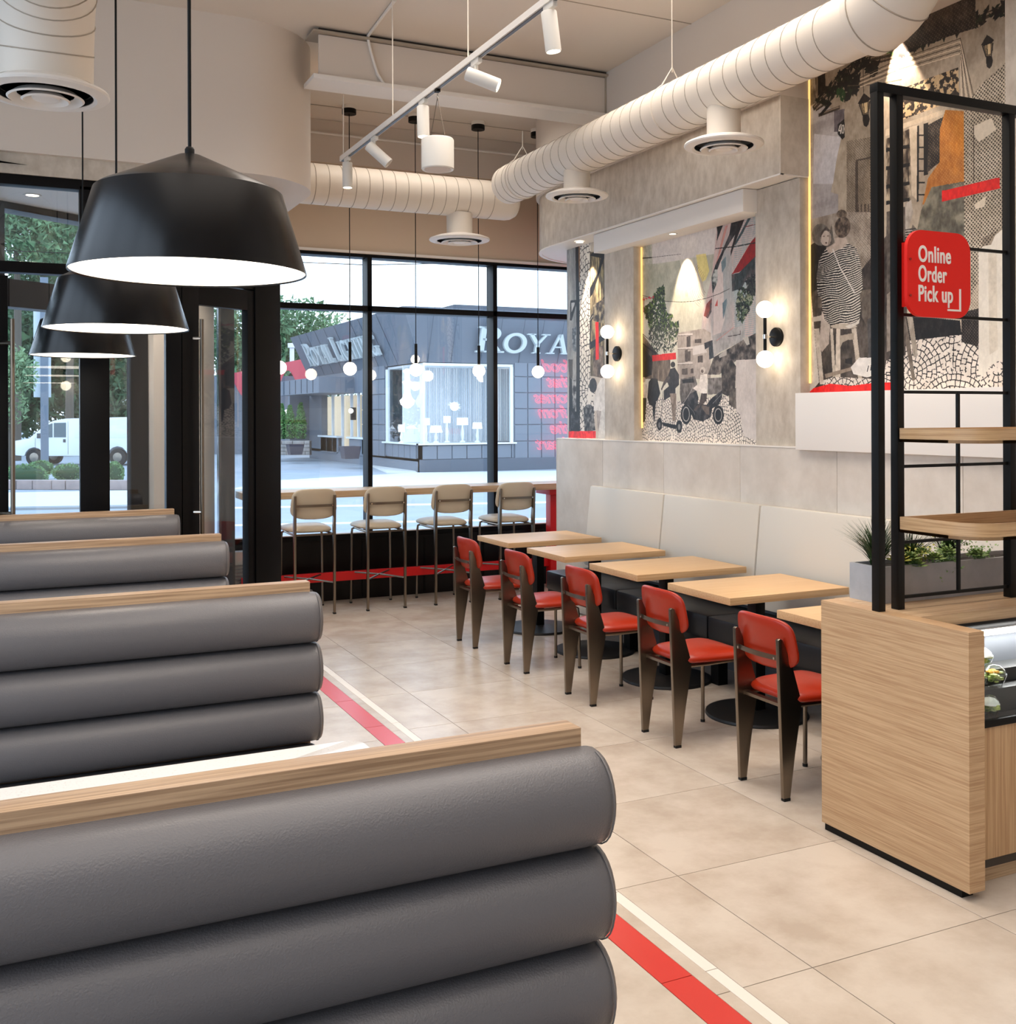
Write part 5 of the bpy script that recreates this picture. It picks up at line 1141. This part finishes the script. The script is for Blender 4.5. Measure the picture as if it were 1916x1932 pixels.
b.bm.faces.new((lo[0], hi[0], hb_[0], lb_[0])); b.bm.faces.new((lo[2], lb_[2], hb_[2], hi[2])); bmesh.ops.recalc_face_normals(b.bm, faces=b.bm.faces[:])
b.obj('fascia', BGD, shop, smooth=0)
B().box(XL - o_ + .4, XE, YR - .1, yF, 5.70, 5.78).obj('roof', mat('roof_edge', (90, 96, 104), .6), shop)
B().box(XL + 2, XE, YR + 1.5, yF - 3, 5.78, 6.1).obj('parapet', BGP, shop)
def fpt(u, v, side, off=0.0):                  # a point on the sloping fascia: u metres along, v 0..1 up
    k = o_ * v
    return Vector((XL - .02 - k - off, u, zf + 2.0 * v)) if side == 'L' else Vector((u, YR - .02 - k * .85 - off, zf + 2.0 * v))
SEAMG = mat('panel_seam', (86, 92, 102), .7)
for px in (598, 613, 630, 648, 668, 700, 716, 733, 752): 
    y = LY(px); B().tube([fpt(y, 0, 'L', .005), fpt(y + .1, 1, 'L', .005)], .012, 4).obj('seam', SEAMG, shop)
for px in (806, 850, 905, 935, 977, 1013, 1050): 
    x = RX(px); B().tube([fpt(x, 0, 'R', .005), fpt(x, 1, 'R', .005)], .012, 4).obj('seam', SEAMG, shop)
# square wall tiles right and left of the window
rows = [zR(1000, y) for y in (684, 711, 741, 771, 801, 832, 864)]; cols = [RX(p) for p in (969, 994, 1019.5, 1045, 1071, 1097, 1123)]
for i in range(6):
    for j in range(6): B().box(cols[j] + .02, cols[j + 1] - .02, YR - .05, YR, rows[i + 1] + .02, rows[i] - .02).obj('wall_tile', BG_, shop)
cl2 = [LY(p) for p in (727, 716, 705, 694, 684)]
for i in range(6):
    for j in range(4): B().box(XL - .05, XL, cl2[j] + .02, cl2[j + 1] - .02, rows[i + 1] + .02, rows[i] - .02).obj('wall_tile', BG_, shop)
for px0, px1 in zip(range(795, 965, 28), range(823, 993, 28)): B().box(RX(px0) + .02, RX(min(px1, 967)) - .02, YR - .05, YR, .10, zs - .10).obj('wall_tile', BG_, shop)
for px0 in range(731, 786, 11): B().box(XL - .05, XL, LY(px0 + 11) + .02, LY(px0) - .02, .10, zs - .10).obj('wall_tile', BG_, shop)
for px0 in (606, 617, 628): B().box(XL - .05, XL, LY(px0 + 11) + .02, LY(px0) - .02, .05, .75).obj('wall_tile', BG_, shop)
B().box(XL - .06, XE, YR - .07, YR, GZ, .08).obj('plinth', BGP, shop)
# corner window
wdw = B().box(XL - .14, wx + .1, YR - .14, YR + .1, zs - .06, zs).box(XL - .14, XL + .1, YR - .1, wy + .1, zs - .06, zs); wdw.obj('sill', WF, shop)
for q in ((wx - .12, wx, YR - .03, YR + .08), (XL, XL + .10, wy - .25, wy), (XL + .02, XL + .12, YR + .02, YR + .12), (RX(797) - .0, RX(797) + .08, YR, YR + .08)): B().box(*q, zs, zt).obj('frame', WF, shop)
B().box(XL, wx, YR + .03, YR + .04, zs, zt).obj('shop_window', GLASS2, shop, smooth=0); B().box(XL + .03, XL + .04, YR, wy, zs, zt).obj('shop_window', GLASS2, shop, smooth=0)
LIT = mat('glowing_shop_wall', (224, 226, 228), .8, emit=(232, 240, 250), es=.5)  # back wall glows by itself in place of the shop's lighting
B().box(XL + .1, wx + 4, YR + 2.2, YR + 2.3, zs, zt + .1).box(XL + 2.0, XL + 2.1, YR + 2.3, wy + 6, zs, zt + .1).obj('back_wall', LIT, shop); B().box(XL + .1, wx, YR, wy, zs - .08, zs - .02).obj('display_floor', WF, shop); B().box(XL + .1, wx, YR, wy, zt, zt + .1).obj('display_ceiling', WF, shop)
CUR = mat('grey_curtain', (186, 192, 200), .8)
b = B(); 
for i in range(46):
    x = RX(830) + i * .095; rr = random.random(); b.cyl((x, YR + 1.7 + .05 * rr, zs), (x, YR + 1.7 + .05 * rr, zt), .026 + .03 * rr, 8)
b.obj('curtain', CUR, shop, kind='stuff')
SHADE = mat('lit_lamp_shade', (250, 248, 240), .8, emit=(255, 250, 238), es=.8); LBASE = mat('lamp_base_white', (230, 232, 232), .4)
def shop_lamp(px, ptop, pbot, w_, dy, label, flare=.8):
    y = YR + dy; x = un(px, 780, 1, y).x; z1 = un(px, ptop, 1, y).z; z0 = un(px, pbot, 1, y).z; r = w_ / 2 / FPX * 42
    t = thing('table_lamp', label, 'lamp', (x, y, zs), group='lit table lamps in the shop window')
    B().lathe([(r, z0), (r * flare, z1), (0, z1), (0, z0), (r, z0)], (x, y, 0), 20, cap=False).obj('shade', SHADE, t)
    B().lathe([(.12, zs), (.10, zs + .04), (.04, zs + .08), (.07, (zs + z0) / 2), (.03, z0 - .03), (.02, z0)], (x, y, 0), 14).obj('base', LBASE, t)
for a in ((803, 789, 802, 14, .9, 'square shaded lit table lamp at the left of the shop window', .97), (822, 803, 816, 24, .6, 'wide low tapered lamp with a ring base in the shop window', .75), (843, 785, 798, 13, 1.0, 'small square lit lamp in the middle of the shop window', .97),
          (872, 788, 802, 21, .9, 'broad drum lit lamp right of middle in the shop window', .97), (900, 797, 809, 19, .7, 'flat tapered lit lamp near the dark mullion', .85), (757, 801, 815, 12, 1.1, 'lit lamp seen through the side of the corner window', .95)): shop_lamp(*a)
y = YR + .7; p = un(768, 740, 1, y); t = thing('tall_chandelier', 'tall tiered cream chandelier hanging at the corner of the shop window', 'lamp', (p.x, y, 1.7))
B().lathe([(.05, 3.5), (.17, 3.42), (.10, 3.3), (.11, 3.05), (.20, 3.0), (.13, 2.9), (.12, 2.6), (.19, 2.4), (.29, 2.3), (.25, 2.15), (.1, 2.02), (0, 2.0)], (p.x, y, 0), 24, cap=False).obj('tiers', SHADE, t)
p = un(857, 767, 1, YR + .8); t = thing('star_pendant', 'glowing starry pendant in the middle of the shop window', 'lamp', (p.x, YR + .8, p.z)); b = B().sph(p, .17, 14)
for i in range(24):
    a = random.random() * 6.28; e = random.random() * 2 - 1; d = Vector((math.cos(a) * math.sqrt(1 - e * e), math.sin(a) * math.sqrt(1 - e * e), e * .7)); b.cyl(p, p + d * .3, .012, 5, .004)
b.obj('rays', SHADE, t)
# entrance on the left face
e0, e1 = LY(690), LY(606)
B().box(XL + .25, XL + .3, e0, e1, .1, 2.75).obj('entrance_glass', GLASS2, shop, smooth=0)
B().box(XL + 2.2, XL + 2.3, e0, e1 + 16, 0, 2.8).obj('entrance_back', mat('glowing_warm_wall', (214, 196, 168), .8, emit=(255, 226, 180), es=.7), shop)  # self-glowing wall standing in for a lit room behind the entrance
for px in (604, 620, 638, 655, 668, 688): B().box(XL + .15, XL + .25, LY(px) - .07, LY(px) + .07, .05, 2.75).obj('frame', WF, shop)
B().box(XL - .15, XL + .2, LY(640), LY(604), .72, .80).obj('sill', WF, shop); B().box(XL - .15, XL + .2, LY(690), LY(658), .72, .80).obj('sill', WF, shop)
B().box(XL - .05, XL + .2, LY(636), LY(606), .0, .72).obj('wall_panel', BG_, shop); B().box(XL - .05, XL + .2, LY(690), LY(660), .0, .72).obj('wall_panel', BG_, shop)
B().box(XL - 1.6, XL, LY(668), LY(586), 2.75, 3.45).obj('canopy', BG_, shop)
for px in (596, 608, 620, 632, 644, 656): y = LY(px); B().box(XL - 1.63, XL - 1.59, y - .03, y + .03, 2.78, 3.42).obj('canopy_seam', SEAMG, shop)
B().box(XL - 1.0, XL + .2, yF, yF + .4, 0, 2.8).obj('side_wall', BG_, shop)
for px, l in ((588, 'lit lantern left of the shop entrance'), (673, 'lit lantern right of the shop entrance')):
    y = LY(px) - .1; x = XL - .2 if px > 600 else XL - 1.2
    t = thing('wall_lantern', l, 'lantern', (x, y, 2.0)); B().box(x - .1, x + .1, y - .1, y + .1, 1.55, 2.1).obj('case', BLK, t); B().sph((x - .12, y - .05, 1.95), .12, 10).obj('bulb', SHADE, t)
# raised serif letters
def glyph(ch):
    def st(a, b, w_=.15):
        a, b = np.array(a, float), np.array(b, float); d = (b - a) / np.hypot(*(b - a)); n = np.array([-d[1], d[0]]) * w_ / 2
        return [tuple(a - n), tuple(b - n), tuple(b + n), tuple(a + n)]
    sf = lambda x, y: st((x - .15, y), (x + .15, y), .06)
    def arc(cx, cy, rx, ry, a0, a1, w_=.14, n=14):
        o = []; 
        for i in range(n):
            t0, t1 = [math.radians(a0 + (a1 - a0) * (i + k) / n) for k in (0, 1)]
            o.append([(cx + (rx + s) * math.cos(t), cy + (ry + s) * math.sin(t)) for t, s in ((t0, 0), (t1, 0), (t1, -w_), (t0, -w_))])
        return o
    if ch == 'R': return .78, [st((.17, 0), (.17, 1)), sf(.17, .03), sf(.17, .97), st((.38, .5), (.68, .0), .14), sf(.68, .03), st((.17, .95), (.42, .95), .09), st((.17, .5), (.42, .5), .09)] + arc(.40, .725, .27, .27, -90, 90)
    if ch == 'O': return .86, arc(.43, .5, .42, .52, 0, 360, .15, 24)
    if ch == 'Y': return .80, [st((.12, .97), (.40, .45), .14), st((.68, .97), (.40, .45), .09), st((.40, .5), (.40, 0)), sf(.40, .03), sf(.13, .97), sf(.67, .97)]
    if ch == 'A': return .82, [st((.14, .0), (.41, 1), .08), st((.41, 1), (.68, 0), .15), st((.22, .35), (.6, .35), .07), sf(.13, .03), sf(.69, .03)]
    if ch == 'L': return .68, [st((.17, 0), (.17, 1)), sf(.17, .97), sf(.17, .03), st((.1, .045), (.62, .045), .09), st((.6, .0), (.62, .25), .07)]
    if ch == 'I': return .36, [st((.18, 0), (.18, 1)), sf(.18, .03), sf(.18, .97)]
    if ch == 'G': return .84, arc(.43, .5, .40, .52, 45, 330, .15, 20) + [st((.72, .02), (.72, .42), .13), sf(.70, .42)]
    if ch == 'H': return .84, [st((.17, 0), (.17, 1)), st((.67, 0), (.67, 1)), st((.17, .5), (.67, .5), .08)] + [sf(x, y) for x in (.17, .67) for y in (.03, .97)]
    if ch == 'T': return .72, [st((.36, 0), (.36, 1)), sf(.36, .03), st((.04, .955), (.68, .955), .09), st((.05, .75), (.05, 1), .06), st((.67, .75), (.67, 1), .06)]
    if ch == 'N': return .84, [st((.17, 0), (.17, 1), .08), st((.67, 0), (.67, 1), .08), st((.17, .98), (.67, .02), .15), sf(.17, .03), sf(.17, .97), sf(.67, .97)]
    return .4, []
LET = mat('pale_sign_letters', (196, 202, 202), .5)
def sign(txt, side, u0, u1, vb, vh, big):
    ws = [(glyph(ch)[0] * (1.25 if i in big else 1)) for i, ch in enumerate(txt)]; tot = sum(ws); sc_ = (u1 - u0) / tot; u = u0
    for i, ch in enumerate(txt):
        wd, ps = glyph(ch); k = 1.28 if i in big else 1.0; b = B()
        for p in ps:
            q = [(u + a * sc_ * (1.25 if i in big else 1), vb + c_ * vh * k) for a, c_ in p]
            f = [b.bm.verts.new(fpt(x, v, side, .24)) for x, v in q]; r = [b.bm.verts.new(fpt(x, v, side, .10)) for x, v in q]; fs = [b.bm.faces.new(f), b.bm.faces.new(r[::-1])]
            for j in range(4): fs.append(b.bm.faces.new((f[j], r[j], r[(j + 1) % 4], f[(j + 1) % 4])))
        if ps: bmesh.ops.recalc_face_normals(b.bm, faces=b.bm.faces[:]); b.obj('letter', LET, shop, smooth=0)
        else: b.bm.free()
        u += ws[i] * sc_
sign('ROYAL LIGHTING', 'L', LY(592) - 1.0, LY(737), .22, .42, (0, 6))
sign('ROYAL LIGHTING', 'R', RX(888), RX(888) + 11.8, .20, .37, (0, 6))
# things by the shop
def cone_shrub(p, h, r, label):
    t = thing('conical_shrub', label, 'shrub', p, group='conical shrubs on the stone wall'); rr = random.Random(int(p.x * 100)); V, Fc = [], []
    for i in range(900):
        k = rr.random() ** .7; a = rr.random() * 6.28; q = Vector((math.cos(a), math.sin(a), 0)) * (r * math.sin(min(1, (1 - k) * 1.25 + .02) * PI / 2)) + Vector((0, 0, h * k)); s = .10
        n = len(V); V += [tuple(q), tuple(q + Vector((rr.uniform(-s, s), rr.uniform(-s, s), s))), tuple(q + Vector((rr.uniform(-s, s), rr.uniform(-s, s), s * .4)))]; Fc.append((n, n + 1, n + 2))
    me = bpy.data.meshes.new('foliage'); me.from_pydata(V, [], Fc); me.materials.append(SHR); o = bpy.data.objects.new('foliage', me); COL.objects.link(o); o.parent = t; o['kind'] = 'stuff'
    B().lathe([(r * .85, p.z + .02), (r * .8, p.z + h * .3), (0, p.z + h * .93)], (p.x, p.y, 0), 14).obj('core', SHRD, t)
SHR = mat('shrub_green', (98, 150, 82), .7); SHRD = mat('shrub_dark', (40, 70, 42), .8)
for px, ph, l in ((531, 757, 'conical shrub at the left above the stone wall'), (547, 760, 'middle conical shrub above the stone wall'), (567, 755, 'tallest conical shrub nearest the shop entrance'), (516, 770, 'conical shrub half hidden by the door jamb')):
    p = W(px, 52, .60); cone_shrub(p, (822 - ph) / FPX * 52, .24, l)
STN = mat('grey_stone_block', (176, 170, 164), .8, noise=(3, (140, 134, 130), (1, 1, 1), .3, .7)); PNK = mat('pinkish_stone', (176, 156, 150), .8, noise=(3, (150, 136, 132), (1, 1, 1), .3, .7))
def stone_wall(pxa, pxb, f, z0, z1, rows_, L_, m, label, fb=None):
    A, Bp = W(pxa, f, 0), W(pxb, fb or f, 0); d = (Bp - A); Lt = d.length; d.normalize(); ang = math.atan2(d.y, d.x); rr = random.Random(pxb)
    t = thing('stone_wall', label, 'wall', (A.x, A.y, z0)); hh = (z1 - z0) / rows_
    seg(B(), A, ang, 0, Lt, .03, .45, z0, z1 - .02, 0).obj('core', mat('mortar', (120, 114, 110), .9), t)
    for r in range(rows_):
        s = -L_ * .5 * (r % 2)
        while s < Lt:
            l = L_ * rr.uniform(.7, 1.3); seg(B(), A, ang, max(0, s) + .015, min(Lt, s + l) - .015, rr.uniform(-.02, .02), .45, z0 + r * hh + .01, z0 + (r + 1) * hh - .01, .01).obj('stone', m, t) if min(Lt, s + l) - max(0, s) > .1 else None
            s += l
stone_wall(500, 584, 50, -.1, .58, 4, .55, STN, 'low stacked stone wall below the conical shrubs')
stone_wall(-80, 330, 31.2, GZ, -.12, 1, .55, PNK, 'low pinkish stone border along the pavement at the left', 30.6)
B().box(0, 1, 0, 1, 0, 1).bm.free()
def pot(px, f, zb, h, r, label):
    p = W(px, f, zb); t = thing('planter_pot', label, 'planter', p); b = B()
    b.loft([(r, r), (-r, r), (-r, -r), (r, -r)], [(0, 0), (.78, 0), (1, h), (.9, h), (.85, h - .05), (0, h - .05)], lambda a, c_, q: (p.x + a, p.y + c_, p.z + q)); b.obj('pot', mat('dark_pot', (70, 66, 76), .6), t, smooth=0)
pot(556, 48, .0, .46, .34, 'dark square pot below the stone wall'); pot(660, 43, .0, .50, .36, 'dark square pot right of the shop entrance')
# building and red roof further back
t = thing('grey_annex', 'plain grey annex building behind the conical shrubs', 'building', W(470, 62, 0)); A = W(350, 60, 0); seg(B(), A, math.atan2(_R0.y, _R0.x), 0, 7, 0, 4, -.4, 4.0, 0).obj('wall', BG_, t)
t = thing('red_roof', 'faded red wavy roof edge behind the shop', 'roof', W(500, 58, 3)); b = B(); N = 40; A = W(420, 58.5, 0); d = _R0
top = [A + d * (i * .14) + Vector((0, 0, 4.0 + .028 * i)) for i in range(N)]; bot = [A + d * (i * .14) + Vector((0, 0, 3.2 + .55 * math.sin(i * .55) + .02 * i)) for i in range(N)]
for off in (0, .15):
    vt = [b.bm.verts.new(p + Vector((0, off, 0))) for p in top]; vb = [b.bm.verts.new(p + Vector((0, off, 0))) for p in bot]
    for i in range(N - 1): b.bm.faces.new((vb[i], vb[i + 1], vt[i + 1], vt[i]))
b.obj('roof_edge', mat('faded_red', (206, 84, 96), .7), t)
t = thing('vent_pipe', 'small white vent pipe above the red roof', 'pipe', W(551, 60, 4)); p = W(551, 60, 4); B().cyl((p.x, p.y, 4.2), (p.x, p.y, 5.6), .13, 10).obj('pipe', WF, t); B().cyl((p.x, p.y, 5.6), (p.x, p.y, 5.85), .24, 10).obj('cap', WF, t)
# trees
def leafmat(n, a, b_): return mat(n, a, .8, noise=(1.3, b_, (1, 1, 1), .35, .65))
LA, LB_, LC = leafmat('leaf_deep_green', (84, 118, 78), (46, 74, 52)), leafmat('leaf_mid_green', (116, 150, 104), (70, 104, 72)), leafmat('leaf_pale_green', (150, 176, 130), (104, 136, 98))
BARK = mat('tree_bark', (96, 88, 78), .9)
def tree(px, f, zc, rw, rh, n, m, label, size=.28, clumps=22, trunk=True):
    p = W(px, f, GZ); rr = np.random.default_rng(abs(int(px * 7 + f)) + 5); t = thing('tree', label, 'tree', p, group='leafy trees across the road')
    cs = []
    for i in range(clumps):
        v = rr.normal(size=3); v /= np.linalg.norm(v); k = rr.random() ** .4 * .75; cs.append(np.array([v[0] * rw * k, v[1] * rw * k, v[2] * rh * k]))
    cs = np.array(cs); ci = rr.integers(0, clumps, n); v = rr.normal(size=(n, 3)); v /= np.linalg.norm(v, axis=1)[:, None]; R = np.array([rw, rw, rh]) * .42
    c = cs[ci] + v * R * (rr.random((n, 1)) ** .35) + np.array([p.x, p.y, zc]); a = rr.normal(size=(n, 3)) * size * .6; b2 = rr.normal(size=(n, 3)) * size * .6
    V = np.stack([c - a, c + a, c + b2], 1).reshape(-1, 3) - np.array([p.x, p.y, GZ]); F_ = np.arange(3 * n).reshape(-1, 3)
    me = bpy.data.meshes.new('foliage'); me.from_pydata(V.tolist(), [], F_.tolist()); me.materials.append(m); o = bpy.data.objects.new('foliage', me); COL.objects.link(o); o.parent = t; o['kind'] = 'stuff'
    if trunk:
        b = B().tube([(p.x, p.y, GZ), (p.x + .1, p.y, GZ + (zc - GZ) * .6), (p.x, p.y, zc + rh * .3)], .2, 8, rs=[.24, .17, .06])
        for i in range(5): q = cs[i]; b.tube([(p.x, p.y, zc - rh * .6 + i * .3), (p.x + q[0], p.y + q[1], zc + q[2])], .06, 5)
        b.obj('trunk', BARK, t)
for a in ((-20, 62, 4.5, 4.2, 5.0, 9000, LA, 'dense tree at the far left behind the white van'), (80, 70, 7.5, 4.4, 7.5, 11000, LA, 'big dark green tree behind the sign pole'), (190, 66, 4.4, 3.6, 5.0, 9000, LA, 'dark tree behind the rear of the white van'),
          (30, 52, 12.2, 4.5, 3.2, 12000, LB_, 'tall pale tree crown filling the upper left panes', .18), (285, 74, 5.5, 4.5, 6.0, 6000, LB_, 'tree behind the porch pier'), (14, 40, 3.0, 1.0, 1.7, 4000, LC, 'young bright green tree beside the left door handle', .10),
          (455, 95, 7.5, 5, 5.5, 5000, LB_, 'tree behind the slanted door'), (548, 92, 7.6, 4.5, 5.0, 6000, LB_, 'rounded tree left of the shop roof behind the red roof'), (625, 98, 7.2, 4.5, 4.0, 5000, LC, 'pale tree rising over the left shop roof line'), (130, 58, 13.5, 2.6, 3.4, 3000, LB_, 'thin open crown beside the tall pale tree')): tree(*a)
def bush(px, f, zc, r, rz, label):
    p = W(px, f, GZ + .2); rr = np.random.default_rng(int(px) + 1000); n = 1600; v = rr.normal(size=(n, 3)); v /= np.linalg.norm(v, axis=1)[:, None]; c = v * np.array([r, r * .8, rz]) * (.9 + .14 * rr.random((n, 1))); a = rr.normal(size=(n, 3)) * .03; b2 = rr.normal(size=(n, 3)) * .03
    t = thing('round_bush', label, 'bush', (p.x, p.y, zc - rz), group='clipped round bushes along the border')
    V = np.stack([c - a, c + a, c + b2], 1).reshape(-1, 3) + np.array([0, 0, rz]); me = bpy.data.meshes.new('foliage'); me.from_pydata(V.tolist(), [], np.arange(3 * n).reshape(-1, 3).tolist()); me.materials.append(SHR2); o = bpy.data.objects.new('foliage', me); COL.objects.link(o); o.parent = t; o['kind'] = 'stuff'
    B().lathe([(r * .93 * math.sin(PI * i / 10), zc - rz * .93 * math.cos(PI * i / 10)) for i in range(11)], (p.x, p.y, 0), 20).obj('core', SHRD, t)
SHR2 = mat('bush_green', (112, 148, 96), .7)
bush(46, 32.5, -.10, .66, .36, 'largest clipped bush at the left by the door handle'); bush(128, 34.5, -.08, .46, .26, 'clipped bush right of the sign pole'); bush(215, 32.5, -.02, .27, .36, 'small clipped bush before the rear wheel of the van'); bush(76, 36, -.02, .4, .25, 'clipped bush behind the largest one')
# sign pole
p = W(84, 44, GZ); t = thing('sign_pole', 'tall grey steel pole standing before the white van', 'pole', p); B().box(p.x - .15, p.x + .15, p.y - .15, p.y + .15, GZ, 7.5).obj('pole', mat('pole_grey', (112, 124, 138), .6), t)
B().box(p.x - .40, p.x + .26, p.y + .16, p.y + .42, 2.55, 6.2).obj('sign_box', mat('sign_box_white', (214, 222, 226), .6), t)
# white van, facing left
vp = W(14, 46.5, GZ); van = thing('white_van', 'white cargo van facing left, parked across the road', 'van', vp, math.atan2(_R0.y, _R0.x) - math.radians(3))
VW = mat('van_white_paint', (240, 243, 246), .25, coat=.4); VG = mat('van_window', (84, 104, 112), .1); TY = mat('tyre_black', (34, 34, 36), .8); VT = mat('van_trim_grey', (70, 72, 76), .6)
body = [(.0, .48), (.0, .92), (.12, 1.06), (.95, 1.20), (1.75, 1.84), (2.05, 1.97), (2.6, 2.06), (5.7, 2.12), (5.98, 2.02), (6.06, 1.5), (6.06, .5), (5.7, .42), (5.35, .42), (5.28, .62), (5.12, .78), (4.9, .84), (4.68, .78), (4.52, .62), (4.45, .42), (1.62, .42), (1.54, .60), (1.4, .74), (1.18, .80), (.96, .74), (.82, .60), (.75, .42)]
def vo(b, nm, m, par=None, **k):
    o = b.obj(nm, m, par or van, local=True, **k); return o
vo(B().poly(body, 1, 0, 2.0, .05), 'body', VW, smooth=30)
vo(B().poly([(1.30, 1.24), (1.86, 1.80), (2.02, 1.86), (2.02, 1.24)], 1, -.012, .0), 'side_window', VG, smooth=0); vo(B().poly([(2.08, 1.24), (2.08, 1.87), (2.62, 1.88), (2.62, 1.24)], 1, -.012, 0), 'side_window', VG, smooth=0)
vo(B().quad((1.0, .1, 1.235), (1.74, .12, 1.835), (1.74, 1.88, 1.835), (1.0, 1.9, 1.235)), 'windshield', VG, smooth=0)
vo(B().poly([(1.24, .5), (1.24, 1.22), (1.25, 1.22), (1.25, .5)], 1, -.006, 0), 'door_gap', VT); vo(B().poly([(2.70, .5), (2.70, 1.95), (2.712, 1.95), (2.712, .5)], 1, -.006, 0), 'door_gap', VT)
vo(B().box(2.50, 2.60, -.03, 0, 1.02, 1.16), 'door_handle', VT); vo(B().box(1.42, 1.62, -.22, -.02, 1.2, 1.42, .02), 'mirror', VT); vo(B().box(-.08, .12, .05, 1.95, .42, .62, .02), 'bumper', VT); vo(B().box(6.0, 6.14, .05, 1.95, .42, .58, .02), 'bumper', VT)
for x in (3.0, 4.4): vo(B().box(x, x + 1.2, -.008, 0, 1.2, 1.75, .004), 'side_panel', VW)
for x in (1.18, 4.90):
    for y in (.0, 1.78):
        wh = vo(B().lathe([(0, 0), (.36, 0), (.37, .03), (.37, .20), (.36, .22), (0, .22)], (x, y, .37), 28, (0, 1, 0)), 'wheel', TY)
        vo(B().lathe([(0, -.012), (.05, -.012), (.09, -.004), (.19, -.004), (.20, .0)], (x, y, .37), 20, (0, 1, 0)), 'hub', STEEL, wh)
# overhead wire
tag(B().tube([W(-1200, 30, 7.2), W(690, 30, 5.98), W(2600, 30, 6.4)], .012, 5).obj('power_line', BLK), 'thin dark overhead wire crossing the sky above the shop', 'wire')
